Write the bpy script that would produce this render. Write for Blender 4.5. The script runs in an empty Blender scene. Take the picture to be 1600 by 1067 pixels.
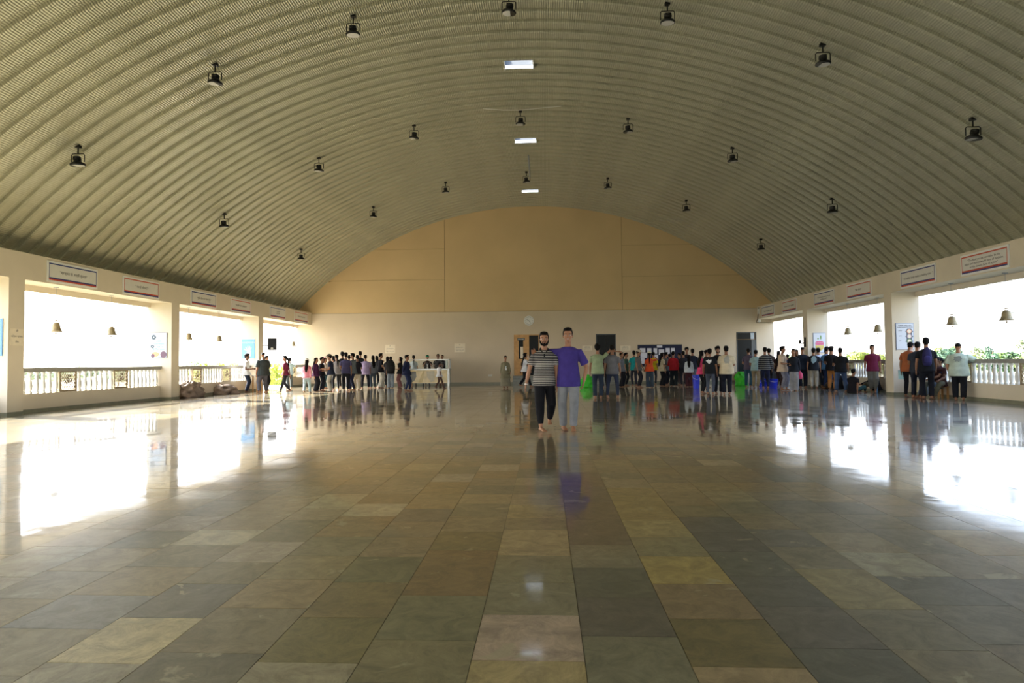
import bpy, math, random
import numpy as np
from mathutils import Vector, Matrix, Euler
random.seed(7)
rng = np.random.default_rng(7)
sc = bpy.context.scene
COL = sc.collection
PI = math.pi

# ------------------------------------------------------------------ camera
F_PX, YAW, PITCH, ROLL, CAM_H = 988.4, 0.0522, 0.0327, -0.0092, 1.27
fw = np.array([-math.sin(YAW) * math.cos(PITCH), math.cos(YAW) * math.cos(PITCH), math.sin(PITCH)])
rt = np.array([math.cos(YAW), math.sin(YAW), 0.0]); up = np.cross(rt, fw)
rt2 = rt * math.cos(ROLL) + up * math.sin(ROLL); up2 = -rt * math.sin(ROLL) + up * math.cos(ROLL)
cam_d = bpy.data.cameras.new('camera'); cam = bpy.data.objects.new('camera', cam_d); COL.objects.link(cam)
cam_d.sensor_width = 36.0; cam_d.lens = 36.0 * F_PX / 1600.0; cam_d.clip_end = 2000
cam.matrix_world = Matrix(((rt2[0], up2[0], -fw[0], 0), (rt2[1], up2[1], -fw[1], 0), (rt2[2], up2[2], -fw[2], CAM_H), (0, 0, 0, 1)))
sc.camera = cam

# ------------------------------------------------------------------ sky, sun, exposure
SUN_DIR = Vector((-0.84, 0.28, 0.50)).normalized()
EXPOSURE = 0.95
world = bpy.data.worlds.new('sky'); sc.world = world; world.use_nodes = True
nt = world.node_tree; nt.nodes.clear()
wo = nt.nodes.new('ShaderNodeOutputWorld'); bg = nt.nodes.new('ShaderNodeBackground')
tc = nt.nodes.new('ShaderNodeTexCoord'); sx = nt.nodes.new('ShaderNodeSeparateXYZ')
ramp = nt.nodes.new('ShaderNodeValToRGB'); ramp.color_ramp.interpolation = 'EASE'
ramp.color_ramp.elements[0].position = 0.0; ramp.color_ramp.elements[0].color = (1.0, 0.98, 0.94, 1)
ramp.color_ramp.elements[1].position = 0.75; ramp.color_ramp.elements[1].color = (0.30, 0.46, 0.80, 1)
e = ramp.color_ramp.elements.new(0.22); e.color = (0.66, 0.80, 1.0, 1)
nt.links.new(tc.outputs['Generated'], sx.inputs[0]); nt.links.new(sx.outputs['Z'], ramp.inputs[0])
dot = nt.nodes.new('ShaderNodeVectorMath'); dot.operation = 'DOT_PRODUCT'
nt.links.new(tc.outputs['Generated'], dot.inputs[0]); dot.inputs[1].default_value = SUN_DIR
glow = nt.nodes.new('ShaderNodeMapRange'); glow.inputs['From Min'].default_value = -0.2; glow.inputs['From Max'].default_value = 1.0
glow.inputs['To Min'].default_value = 0.0; glow.inputs['To Max'].default_value = 1.0
nt.links.new(dot.outputs['Value'], glow.inputs['Value'])
gp = nt.nodes.new('ShaderNodeMath'); gp.operation = 'POWER'; gp.inputs[1].default_value = 2.8
nt.links.new(glow.outputs[0], gp.inputs[0])
mixg = nt.nodes.new('ShaderNodeMix'); mixg.data_type = 'RGBA'; mixg.inputs['B'].default_value = (1.0, 0.96, 0.88, 1)
nt.links.new(gp.outputs[0], mixg.inputs['Factor']); nt.links.new(ramp.outputs[0], mixg.inputs['A'])
st = nt.nodes.new('ShaderNodeMath'); st.operation = 'MULTIPLY_ADD'; st.inputs[1].default_value = 4.6; st.inputs[2].default_value = 2.5
nt.links.new(gp.outputs[0], st.inputs[0]); nt.links.new(st.outputs[0], bg.inputs['Strength'])
nt.links.new(mixg.outputs['Result'], bg.inputs['Color']); nt.links.new(bg.outputs[0], wo.inputs[0])
sun_d = bpy.data.lights.new('sun', 'SUN'); sun_d.energy = 26.0; sun_d.angle = math.radians(1.2); sun_d.color = (1.0, 0.94, 0.85)
sun = bpy.data.objects.new('sun', sun_d); COL.objects.link(sun); sun.rotation_euler = SUN_DIR.to_track_quat('Z', 'Y').to_euler()
vs = sc.view_settings; vs.view_transform = 'Standard'; vs.look = 'None'; vs.gamma = 1.0; vs.use_curve_mapping = False; vs.exposure = EXPOSURE
sc.cycles.max_bounces = 8; sc.cycles.diffuse_bounces = 5; sc.cycles.glossy_bounces = 4; sc.cycles.transmission_bounces = 4
sc.cycles.sample_clamp_indirect = 8.0; sc.cycles.use_denoising = True

def ray(x, y): return (x - 800) / F_PX * rt2 - (y - 533.5) / F_PX * up2 + fw
def onY(x, y, Y): d = ray(x, y); return np.array([0, 0, CAM_H]) + d * (Y / d[1])
def ground(x, y): d = ray(x, y); return np.array([0, 0, CAM_H]) + d * (-CAM_H / d[2])

# ------------------------------------------------------------------ dimensions (metres)
XL, XLO, XR, XRO = -13.74, -14.66, 12.04, 12.96
D = 36.57
ZB, ZT, ZLIP = 3.577, 4.29, 3.41
CX, CZ, RAD = -0.782, -8.63, 18.962
COLS = [(-5.8, -5.3), (1.3, 1.8), (8.4, 8.9), (15.5, 16.0), (22.6, 23.1), (29.7, 30.2)]
Y0 = -12.0
XPL, XPR = -14.15, 12.82
def arch_z(x): return CZ + math.sqrt(max(RAD ** 2 - (x - CX) ** 2, 0))

# ------------------------------------------------------------------ materials
def lin(c):
    r = [(v / 255.0) for v in c]
    return tuple(v / 12.92 if v <= 0.04045 else ((v + 0.055) / 1.055) ** 2.4 for v in r) + (1.0,)
def mat(name, rgb=(200, 200, 200), rough=0.6, metal=0.0, vary=0.0, scale=8.0, bump=0.0, bscale=40.0, spec=0.5, emit=None, alpha=None, trans=0.0, objcol=False):
    m = bpy.data.materials.new(name); m.use_nodes = True
    n = m.node_tree.nodes; l = m.node_tree.links; b = n['Principled BSDF']
    c = lin(rgb)
    b.inputs['Base Color'].default_value = c; b.inputs['Roughness'].default_value = rough; b.inputs['Metallic'].default_value = metal
    b.inputs['Specular IOR Level'].default_value = spec
    if trans: b.inputs['Transmission Weight'].default_value = trans
    t = n.new('ShaderNodeTexCoord')
    src = None
    if objcol:
        oi = n.new('ShaderNodeObjectInfo'); src = oi.outputs['Color']; l.new(src, b.inputs['Base Color'])
    if vary:
        no = n.new('ShaderNodeTexNoise'); no.inputs['Scale'].default_value = scale; no.inputs['Detail'].default_value = 4
        l.new(t.outputs['Object'], no.inputs['Vector'])
        mr = n.new('ShaderNodeMapRange'); mr.inputs['From Min'].default_value = 0.3; mr.inputs['From Max'].default_value = 0.7
        mr.inputs['To Min'].default_value = 1 - vary; mr.inputs['To Max'].default_value = 1 + vary
        l.new(no.outputs['Fac'], mr.inputs['Value'])
        vm = n.new('ShaderNodeVectorMath'); vm.operation = 'SCALE'
        if src is not None: l.new(src, vm.inputs[0])
        else: vm.inputs[0].default_value = c[:3]
        l.new(mr.outputs[0], vm.inputs['Scale']); l.new(vm.outputs[0], b.inputs['Base Color'])
    if bump:
        nb = n.new('ShaderNodeTexNoise'); nb.inputs['Scale'].default_value = bscale; nb.inputs['Detail'].default_value = 3
        l.new(t.outputs['Object'], nb.inputs['Vector'])
        bp = n.new('ShaderNodeBump'); bp.inputs['Strength'].default_value = bump; bp.inputs['Distance'].default_value = 0.02
        l.new(nb.outputs['Fac'], bp.inputs['Height']); l.new(bp.outputs[0], b.inputs['Normal'])
    if emit: b.inputs['Emission Color'].default_value = lin(emit); b.inputs['Emission Strength'].default_value = 1.0
    return m

M = {}
M['paint'] = mat('cream_paint', (212, 200, 178), 0.7, vary=0.04, scale=1.2, bump=0.05, bscale=60)
M['paint_back'] = mat('cream_back_wall_paint', (206, 190, 164), 0.6, vary=0.04, scale=0.8, bump=0.05, bscale=50)
M['paint_tan'] = mat('tan_gable_paint', (210, 183, 136), 0.6, vary=0.05, scale=0.5, bump=0.05, bscale=50)
M['groove'] = mat('groove_shadow_gap', (120, 96, 60), 0.8, vary=0.05)
M['skirting'] = mat('grey_green_skirting', (128, 128, 108), 0.35, vary=0.12, scale=6)
M['stone_rail'] = mat('grey_rail_stone', (150, 148, 140), 0.5, vary=0.08, scale=10)
M['baluster'] = mat('white_cast_baluster', (226, 226, 222), 0.5, vary=0.04, scale=12)
M['jali'] = mat('sand_lattice_stone', (158, 142, 114), 0.7, vary=0.1, scale=14, bump=0.1)
M['jali_dark'] = mat('carved_emblem_stone', (116, 102, 82), 0.7, vary=0.1, scale=14)
M['black_metal'] = mat('black_metal', (22, 22, 22), 0.4, metal=0.3, vary=0.1)
M['lens'] = mat('lamp_lens', (210, 210, 205), 0.25, vary=0.03)
M['bronze'] = mat('aged_brass', (158, 144, 112), 0.5, metal=0.3, vary=0.15, scale=20)
M['white'] = mat('white_board', (228, 228, 224), 0.5, vary=0.02)
M['board_face'] = mat('banner_face', (214, 212, 205), 0.45, vary=0.02)
M['navy'] = mat('navy_print', (34, 52, 120), 0.5, vary=0.03)
M['red'] = mat('red_orange_print', (196, 78, 44), 0.5, vary=0.03)
M['ink'] = mat('dark_ink', (40, 38, 40), 0.6, vary=0.03)
M['wood'] = mat('honey_wood_veneer', (196, 150, 92), 0.45, vary=0.15, scale=5)
M['dark_glass'] = mat('dark_door_glass', (24, 27, 27), 0.35, vary=0.1, scale=2, spec=0.15)
M['dark_frame'] = mat('dark_grey_frame', (70, 74, 74), 0.4, vary=0.05)
M['pale_glass'] = mat('pale_reflective_glass', (150, 165, 175), 0.2, vary=0.1)  # pale tone puts the transom's bright reflection into the colour
M['step'] = mat('grey_step_stone', (120, 122, 112), 0.3, vary=0.15, scale=8)
M['marble'] = mat('cream_veined_marble', (226, 204, 150), 0.2, vary=0.18, scale=3)
M['marble_grey'] = mat('grey_marble_inlay', (130, 128, 118), 0.2, vary=0.15, scale=4)
M['steel'] = mat('brushed_steel', (170, 172, 168), 0.3, metal=0.8, vary=0.06)
M['notice'] = mat('navy_notice_felt', (22, 28, 60), 0.8, vary=0.08)
M['paper'] = mat('white_paper', (214, 216, 228), 0.7, vary=0.03)
M['plastic_black'] = mat('black_speaker_plastic', (46, 50, 54), 0.5, vary=0.08)
M['blue_plastic'] = mat('blue_bucket_plastic', (30, 50, 205), 0.35, vary=0.05)
M['green_plastic'] = mat('green_sack_plastic', (60, 200, 40), 0.4, vary=0.12, scale=6, bump=0.4, bscale=12)
M['tarp'] = mat('brown_grey_tarpaulin', (120, 104, 92), 0.6, vary=0.3, scale=6, bump=0.6, bscale=10)
M['skyblue'] = mat('pale_blue_poster', (120, 170, 214), 0.5, vary=0.04)
M['lanyard'] = mat('pale_lanyard_cloth', (225, 230, 235), 0.7, vary=0.05)
M['cloth'] = mat('cloth', objcol=True, rough=0.85, vary=0.14, scale=7, bump=0.5, bscale=9, spec=0.2)
M['skin'] = mat('skin', objcol=True, rough=0.5, vary=0.05, scale=20, spec=0.4)
M['hair'] = mat('black_hair', (15, 12, 11), 0.75, vary=0.3, scale=60, bump=0.4, bscale=90, spec=0.15)
M['thing'] = mat('coloured_surface', objcol=True, rough=0.55, vary=0.06, scale=10)
M['leaf'] = mat('leaf_green', (120, 150, 60), 0.6, vary=0.35, scale=1.2)
M['bark'] = mat('bark', (110, 92, 70), 0.9, vary=0.2, scale=6)
M['grass'] = mat('dry_grass_ground', (110, 108, 88), 0.95, vary=0.25, scale=0.15)
M['concrete'] = mat('pale_terrace_concrete', (178, 172, 160), 0.8, vary=0.1, scale=2)
M['galv'] = mat('grey_galvanised_pole', (150, 155, 160), 0.5, metal=0.3, vary=0.05)

def roof_mat():
    m = bpy.data.materials.new('crimped_roof_sheet'); m.use_nodes = True
    n = m.node_tree.nodes; l = m.node_tree.links; b = n['Principled BSDF']
    b.inputs['Roughness'].default_value = 0.30; b.inputs['Metallic'].default_value = 0.32
    t = n.new('ShaderNodeTexCoord'); s = n.new('ShaderNodeSeparateXYZ'); l.new(t.outputs['Object'], s.inputs[0])
    a = n.new('ShaderNodeMath'); a.operation = 'ARCTAN2'; l.new(s.outputs['X'], a.inputs[0]); l.new(s.outputs['Z'], a.inputs[1])
    k = n.new('ShaderNodeMath'); k.operation = 'MULTIPLY'; k.inputs[1].default_value = RAD * 2 * PI / 0.058; l.new(a.outputs[0], k.inputs[0])
    w = n.new('ShaderNodeMath'); w.operation = 'SINE'; l.new(k.outputs[0], w.inputs[0])
    bp = n.new('ShaderNodeBump'); bp.inputs['Strength'].default_value = 0.6; bp.inputs['Distance'].default_value = 0.006
    l.new(w.outputs[0], bp.inputs['Height']); l.new(bp.outputs[0], b.inputs['Normal'])
    no = n.new('ShaderNodeTexNoise'); no.inputs['Scale'].default_value = 1.3; no.inputs['Detail'].default_value = 5
    l.new(t.outputs['Object'], no.inputs['Vector'])
    r = n.new('ShaderNodeValToRGB'); r.color_ramp.elements[0].position = 0.3; r.color_ramp.elements[1].position = 0.7
    r.color_ramp.elements[0].color = lin((170, 168, 146)); r.color_ramp.elements[1].color = lin((186, 184, 160))
    l.new(no.outputs['Fac'], r.inputs[0]); l.new(r.outputs[0], b.inputs['Base Color'])
    return m
M['roof'] = roof_mat()

def tile_mat(name, attr):
    m = bpy.data.materials.new(name); m.use_nodes = True
    n = m.node_tree.nodes; l = m.node_tree.links; b = n['Principled BSDF']
    if attr:
        src = n.new('ShaderNodeAttribute'); src.attribute_name = 'tint'; colr = src.outputs['Color']
    else:
        src = n.new('ShaderNodeObjectInfo'); colr = src.outputs['Color']
    g = n.new('ShaderNodeNewGeometry')
    ofs = n.new('ShaderNodeVectorMath'); ofs.operation = 'MULTIPLY_ADD'; ofs.inputs[1].default_value = (37.0, 53.0, 71.0)
    l.new(colr, ofs.inputs[0]); l.new(g.outputs['Position'], ofs.inputs[2])
    n1 = n.new('ShaderNodeTexNoise'); n1.inputs['Scale'].default_value = 6.5; n1.inputs['Detail'].default_value = 10; n1.inputs['Roughness'].default_value = 0.78; n1.inputs['Distortion'].default_value = 0.8
    l.new(ofs.outputs[0], n1.inputs['Vector'])
    mr = n.new('ShaderNodeMapRange'); mr.inputs['From Min'].default_value = 0.36; mr.inputs['From Max'].default_value = 0.64; mr.inputs['To Min'].default_value = 0.66; mr.inputs['To Max'].default_value = 1.36
    l.new(n1.outputs['Fac'], mr.inputs['Value'])
    sc1 = n.new('ShaderNodeVectorMath'); sc1.operation = 'SCALE'; l.new(colr, sc1.inputs[0]); l.new(mr.outputs[0], sc1.inputs['Scale'])
    # pale mineral flakes
    n2 = n.new('ShaderNodeTexNoise'); n2.inputs['Scale'].default_value = 3.2; n2.inputs['Detail'].default_value = 8; n2.inputs['Roughness'].default_value = 0.6; n2.inputs['Distortion'].default_value = 0.5
    l.new(ofs.outputs[0], n2.inputs['Vector'])
    r2 = n.new('ShaderNodeMapRange'); r2.inputs['From Min'].default_value = 0.635; r2.inputs['From Max'].default_value = 0.67; r2.inputs['To Max'].default_value = 0.6
    l.new(n2.outputs['Fac'], r2.inputs['Value'])
    mx = n.new('ShaderNodeMix'); mx.data_type = 'RGBA'; mx.inputs['B'].default_value = lin((176, 170, 140))
    l.new(r2.outputs[0], mx.inputs['Factor']); l.new(sc1.outputs[0], mx.inputs['A']); l.new(mx.outputs['Result'], b.inputs['Base Color'])
    # worn polish: smooth with duller blotches, slight waviness
    n3 = n.new('ShaderNodeTexNoise'); n3.inputs['Scale'].default_value = 0.9; n3.inputs['Detail'].default_value = 6
    l.new(g.outputs['Position'], n3.inputs['Vector'])
    r3 = n.new('ShaderNodeMapRange'); r3.inputs['From Min'].default_value = 0.35; r3.inputs['From Max'].default_value = 0.72; r3.inputs['To Min'].default_value = 0.03; r3.inputs['To Max'].default_value = 0.13
    l.new(n3.outputs['Fac'], r3.inputs['Value']); l.new(r3.outputs[0], b.inputs['Coat Roughness']); b.inputs['Coat Weight'].default_value = 1.0; b.inputs['Coat IOR'].default_value = 1.5; b.inputs['Roughness'].default_value = 0.38; b.inputs['Specular IOR Level'].default_value = 0.8
    n4 = n.new('ShaderNodeTexNoise'); n4.inputs['Scale'].default_value = 3.0; n4.inputs['Detail'].default_value = 2
    l.new(ofs.outputs[0], n4.inputs['Vector'])
    bp = n.new('ShaderNodeBump'); bp.inputs['Strength'].default_value = 0.25; bp.inputs['Distance'].default_value = 0.004
    l.new(n4.outputs['Fac'], bp.inputs['Height']); l.new(bp.outputs[0], b.inputs['Normal']); l.new(bp.outputs[0], b.inputs['Coat Normal'])
    return m
M['tile'] = tile_mat('polished_slate_tile', False)
M['tile_far'] = tile_mat('polished_slate_tile_far', True)
M['grout'] = mat('dark_grout', (84, 78, 62), 0.5, vary=0.1, scale=4)

def striped(name, a, b_, period, duty, axis='Z', plaid=False):
    m = bpy.data.materials.new(name); m.use_nodes = True
    n = m.node_tree.nodes; l = m.node_tree.links; b = n['Principled BSDF']; b.inputs['Roughness'].default_value = 0.85
    t = n.new('ShaderNodeTexCoord'); s = n.new('ShaderNodeSeparateXYZ'); l.new(t.outputs['Object'], s.inputs[0])
    def stripe(ax):
        k = n.new('ShaderNodeMath'); k.operation = 'DIVIDE'; k.inputs[1].default_value = period; l.new(s.outputs[ax], k.inputs[0])
        f = n.new('ShaderNodeMath'); f.operation = 'FRACT'; l.new(k.outputs[0], f.inputs[0])
        g = n.new('ShaderNodeMath'); g.operation = 'LESS_THAN'; g.inputs[1].default_value = duty; l.new(f.outputs[0], g.inputs[0])
        return g.outputs[0]
    fac = stripe(axis)
    if plaid:
        mu = n.new('ShaderNodeMath'); mu.operation = 'ADD'; mu.use_clamp = True; l.new(fac, mu.inputs[0]); l.new(stripe('X'), mu.inputs[1]); fac = mu.outputs[0]
    mx = n.new('ShaderNodeMix'); mx.data_type = 'RGBA'; mx.inputs['A'].default_value = lin(a); mx.inputs['B'].default_value = lin(b_)
    l.new(fac, mx.inputs['Factor']); l.new(mx.outputs['Result'], b.inputs['Base Color'])
    nb = n.new('ShaderNodeTexNoise'); nb.inputs['Scale'].default_value = 9; l.new(t.outputs['Object'], nb.inputs['Vector'])
    bp = n.new('ShaderNodeBump'); bp.inputs['Strength'].default_value = 0.5; bp.inputs['Distance'].default_value = 0.02
    l.new(nb.outputs['Fac'], bp.inputs['Height']); l.new(bp.outputs[0], b.inputs['Normal'])
    return m
M['polo'] = striped('black_white_striped_jersey', (26, 26, 30), (196, 192, 184), 0.031, 0.36)
M['sweater'] = striped('black_pale_striped_knit', (28, 30, 36), (150, 150, 150), 0.085, 0.16)
M['plaid'] = striped('pink_check_cloth', (205, 30, 80), (235, 190, 200), 0.050, 0.28, plaid=True)
M['dots'] = striped('grey_patterned_cloth', (82, 88, 100), (130, 134, 140), 0.06, 0.4, plaid=True)

# ------------------------------------------------------------------ mesh helpers
class MB:
    def __init__(s): s.v = []; s.f = []
    def add(s, v, f):
        o = len(s.v); s.v += [tuple(map(float, p)) for p in v]; s.f += [tuple(i + o for i in q) for q in f]; return s
    def box(s, x0, x1, y0, y1, z0, z1):
        v = [(x0, y0, z0), (x1, y0, z0), (x1, y1, z0), (x0, y1, z0), (x0, y0, z1), (x1, y0, z1), (x1, y1, z1), (x0, y1, z1)]
        return s.add(v, [(0, 3, 2, 1), (4, 5, 6, 7), (0, 1, 5, 4), (1, 2, 6, 5), (2, 3, 7, 6), (3, 0, 4, 7)])
    def lathe(s, prof, n=16, c=(0, 0, 0)):
        v = []; f = []
        for r, z in prof:
            for i in range(n):
                a = 2 * PI * i / n; v.append((c[0] + r * math.cos(a), c[1] + r * math.sin(a), c[2] + z))
        for k in range(len(prof) - 1):
            for i in range(n):
                j = (i + 1) % n; f.append((k * n + i, k * n + j, (k + 1) * n + j, (k + 1) * n + i))
        f.append(tuple(range(n))[::-1]); f.append(tuple((len(prof) - 1) * n + i for i in range(n)))
        return s.add(v, f)
    def loft(s, pts, rx, ry, side=(1, 0, 0), n=10, round0=True, round1=True):
        P = [np.array(p, float) for p in pts]; m = len(P)
        rx = list(rx) if hasattr(rx, '__len__') else [rx] * m; ry = list(ry) if hasattr(ry, '__len__') else [ry] * m
        T = []
        for i in range(m):
            a = P[max(i - 1, 0)]; b = P[min(i + 1, m - 1)]; t = b - a; T.append(t / (np.linalg.norm(t) + 1e-9))
        if round0:
            e = min(rx[0], ry[0]); P = [P[0] - T[0] * e * 0.9, P[0] - T[0] * e * 0.6] + P; rx = [rx[0] * .35, rx[0] * .8] + rx; ry = [ry[0] * .35, ry[0] * .8] + ry; T = [T[0]] * 2 + T
        if round1:
            e = min(rx[-1], ry[-1]); P = P + [P[-1] + T[-1] * e * 0.6, P[-1] + T[-1] * e * 0.9]; rx = rx + [rx[-1] * .8, rx[-1] * .35]; ry = ry + [ry[-1] * .8, ry[-1] * .35]; T = T + [T[-1]] * 2
        v = []; f = []; sd = np.array(side, float)
        for p, t, a, b in zip(P, T, rx, ry):
            q = sd - t * (sd @ t)
            if np.linalg.norm(q) < 0.15: q = np.array([0, 1.0, 0]) - t * t[1]
            q /= np.linalg.norm(q); w = np.cross(t, q)
            for i in range(n):
                g = 2 * PI * i / n; v.append(p + q * a * math.cos(g) + w * b * math.sin(g))
        m = len(P)
        for k in range(m - 1):
            for i in range(n):
                j = (i + 1) % n; f.append((k * n + i, k * n + j, (k + 1) * n + j, (k + 1) * n + i))
        f.append(tuple(range(n))[::-1]); f.append(tuple((m - 1) * n + i for i in range(n)))
        return s.add(v, f)
    def ell(s, c, r, n=10, m=7, rot=None):
        v = []; f = []; c = np.array(c, float)
        for k in range(m):
            th = PI * (k + 0.5) / m
            for i in range(n):
                a = 2 * PI * i / n; p = np.array([r[0] * math.sin(th) * math.cos(a), r[1] * math.sin(th) * math.sin(a), -r[2] * math.cos(th)])
                if rot is not None: p = rot @ p
                v.append(c + p)
        for k in range(m - 1):
            for i in range(n):
                j = (i + 1) % n; f.append((k * n + i, k * n + j, (k + 1) * n + j, (k + 1) * n + i))
        f.append(tuple(range(n))[::-1]); f.append(tuple((m - 1) * n + i for i in range(n)))
        return s.add(v, f)
    def tube(s, pts, r, n=8): return s.loft(pts, r, r, n=n, round0=False, round1=False)
    def prism(s, poly, y0, y1):   # polygon in x,z extruded along y
        n = len(poly); v = [(x, y0, z) for x, z in poly] + [(x, y1, z) for x, z in poly]
        f = [tuple(range(n)), tuple(range(n, 2 * n))[::-1]] + [(i, i + n, (i + 1) % n + n, (i + 1) % n) for i in range(n)]
        return s.add(v, f)
    def mesh(s, name, smooth=False):
        me = bpy.data.meshes.new(name); me.from_pydata(s.v, [], s.f)
        if smooth: me.shade_smooth()
        me.update(); return me
def link(name, me, m=None, parent=None, loc=None, rot=None, color=None):
    o = bpy.data.objects.new(name, me); COL.objects.link(o)
    if m is not None and not me.materials: me.materials.append(m)
    if parent is not None: o.parent = parent
    if loc is not None: o.location = loc
    if rot is not None: o.rotation_euler = rot
    if color is not None: o.color = color
    return o
def tag(o, label, cat, group=None):
    o['label'] = label; o['category'] = cat
    if group: o['group'] = group
    return o
def thing(name, label, cat, loc=(0, 0, 0), rotz=0.0, group=None):
    o = bpy.data.objects.new(name, None); COL.objects.link(o); o.location = loc; o.rotation_euler = (0, 0, rotz); o.empty_display_size = 0.1
    return tag(o, label, cat, group)
def struct(name, me=None, m=None):
    if me is None:
        o = bpy.data.objects.new(name, None); COL.objects.link(o)
    else: o = link(name, me, m)
    o['kind'] = 'structure'; return o
def text(name, body, size, parent, loc, rot, m, extrude=0.0006, align='CENTER'):
    c = bpy.data.curves.new(name, 'FONT'); c.body = body; c.size = size; c.extrude = extrude; c.align_x = align; c.align_y = 'CENTER'; c.resolution_u = 2
    c.materials.append(m); o = bpy.data.objects.new(name, c); COL.objects.link(o); o.parent = parent; o.location = loc; o.rotation_euler = rot
    TEXTS.append((o, m)); return o
TEXTS = []

# ------------------------------------------------------------------ side walls: beam, columns, low walls
def side_wall(name, xi, xo, xp, parapets):
    lo, hi = min(xi, xo), max(xi, xo); s = 1 if xi < xo else -1     # s: outward direction
    b = MB().box(lo, hi, Y0, D, ZB, ZT)
    l0, l1 = sorted((xo, xo - s * 0.12)); b.box(l0, l1, Y0, D, ZLIP, ZB)
    w = struct(name, b.mesh(name), M['paint'])
    cb = MB().box(lo, hi, 0, 0.5, 0, ZB); ce = MB()
    cm = cb.mesh('column'); x0, x1 = sorted((xi - s * 0.012, xo)); km = MB().box(x0, x1, -0.012, 0.512, 0, 0.10).mesh('column_skirting')
    for (a, b2) in COLS:
        c = link('column', cm, M['paint'], w, (0, a, 0)); link('column_skirting', km, M['skirting'], c)
    for (a, b2) in parapets:
        t = 0.10; p0, p1 = sorted((xp, xp + s * 0.2))
        pw = link('low_wall', MB().box(p0, p1, a, b2, 0, 0.52).mesh('low_wall'), M['paint'], w)
        k0, k1 = sorted((xp - s * 0.012, xp)); link('wall_skirting', MB().box(k0, k1, a, b2, 0, 0.10).mesh('wall_skirting'), M['skirting'], pw)
    return w
BAYS = [(-12, -5.8), (-5.3, 1.3), (1.8, 8.4), (8.9, 15.5), (16.0, 22.6), (23.1, 29.7)]
wall_left = side_wall('wall_left', XL, XLO, XPL, BAYS + [(33.9, D)])
wall_right = side_wall('wall_right', XR, XRO, XPR, BAYS + [(30.2, D)])

# back wall: render panels with real shadow gaps up to the arch
def wall_poly(x0, x1, z0, z1, n=24):
    top = []
    for i in range(n + 1):
        x = x0 + (x1 - x0) * i / n; top.append((x, max(min(z1, arch_z(x) + 0.05), z0)))
    pts = [(x0, z0), (x1, z0)] + top[::-1]
    out = []
    for p in pts:
        if not out or (abs(p[0] - out[-1][0]) + abs(p[1] - out[-1][1])) > 1e-4: out.append(p)
    return out
wall_back = struct('wall_back', MB().prism(wall_poly(XLO, XRO, 0, 11), D + 0.03, D + 0.28).mesh('wall_back'), M['groove'])
G = 0.010
def panel(x0, x1, z0, z1, m): link('plaster_panel', MB().prism(wall_poly(x0, x1, z0, z1), D, D + 0.03).mesh('plaster_panel'), M[m], wall_back)
GZ = 4.23
DOORS = [(-1.80, -0.33, 0.49, 2.86), (2.92, 4.06, 0.49, 2.84), (10.87, 11.98, 0.62, 2.86)]
xs = [XLO] + [v for d in DOORS for v in d[:2]] + [XRO]
for i in range(0, len(xs), 2): panel(xs[i], xs[i + 1], 0, GZ - G, 'paint_back')
for d in DOORS: panel(d[0], d[1], d[3], GZ - G, 'paint_back'); panel(d[0], d[1], 0, d[2], 'paint_back')
xs = [XLO, -5.82, 4.47, XRO]
zs = [GZ, 6.14, 7.94, 10.6]
for i in range(3):
    a, b = xs[i] + (G if i else 0), xs[i + 1] - (G if i < 2 else 0)
    if i == 1: panel(a, b, GZ + G, 10.6, 'paint_tan')
    else:
        for k in range(3):
            if arch_z(-5.82 if i == 0 else 4.47) > zs[k] + 0.1:
                aa, bb = a, b
                h = math.sqrt(max(RAD ** 2 - (zs[k] - CZ) ** 2, 0))
                aa = max(a, CX - h); bb = min(b, CX + h)
                panel(aa, bb, zs[k] + G * 0.7, zs[k + 1] - G * 0.7 if k < 2 else 10.6, 'paint_tan')
for i, (a, b) in enumerate([(XLO, -1.84), (-0.3, 2.9), (4.08, 10.85), (12.0, XRO)]):
    link('skirting', MB().box(a, b, D - 0.015, D, 0, 0.12).mesh('skirting'), M['skirting'], wall_back)
# front gable far behind the camera
wall_front = struct('wall_front', MB().prism(wall_poly(XLO, XRO, 3.6, 11), Y0 - 0.2, Y0).mesh('wall_front'), M['paint'])

# ------------------------------------------------------------------ roof of crimped arched sheets
ceiling = struct('ceiling')
ceiling.location = (0, 0, 0)
PITCHR = 0.51
PROF = [(0.0, 0.0), (0.20, 0.0), (0.238, 0.024), (0.252, 0.085), (0.418, 0.085), (0.432, 0.024), (0.475, 0.0), (0.51, 0.0)]
def hoop(gap):
    b = MB(); A = math.radians(47.2); n = 110
    angs = [-A + 2 * A * i / n for i in range(n + 1)]
    segs = [(angs[i], angs[i + 1]) for i in range(n)]
    if gap:
        g0, g1 = (-1.13 - CX) / RAD, (-0.28 - CX) / RAD
        segs = [(a, b_) for a, b_ in segs if b_ <= g0 or a >= g1] + []
        lo = max(b_ for a, b_ in segs if b_ <= g0); hi = min(a for a, b_ in segs if a >= g1); segs += [(lo, g0), (g1, hi)]
    v = []; f = []
    for a, b_ in segs:
        for k in range(len(PROF) - 1):
            (y0, h0), (y1, h1) = PROF[k], PROF[k + 1]; o = len(v)
            for (aa, yy, hh) in ((a, y0, h0), (b_, y0, h0), (b_, y1, h1), (a, y1, h1)):
                v.append(((RAD + hh) * math.sin(aa), yy, (RAD + hh) * math.cos(aa)))
            f.append((o, o + 1, o + 2, o + 3))
    b.add(v, f)
    me = b.mesh('roof_sheet')
    import bmesh
    bm = bmesh.new(); bm.from_mesh(me); bmesh.ops.remove_doubles(bm, verts=bm.verts, dist=1e-4); bm.to_mesh(me); bm.free()
    return me
hoop_full, hoop_gap = hoop(False), hoop(True)
hoop_full.materials.append(M['roof']); hoop_gap.materials.append(M['roof'])
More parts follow.
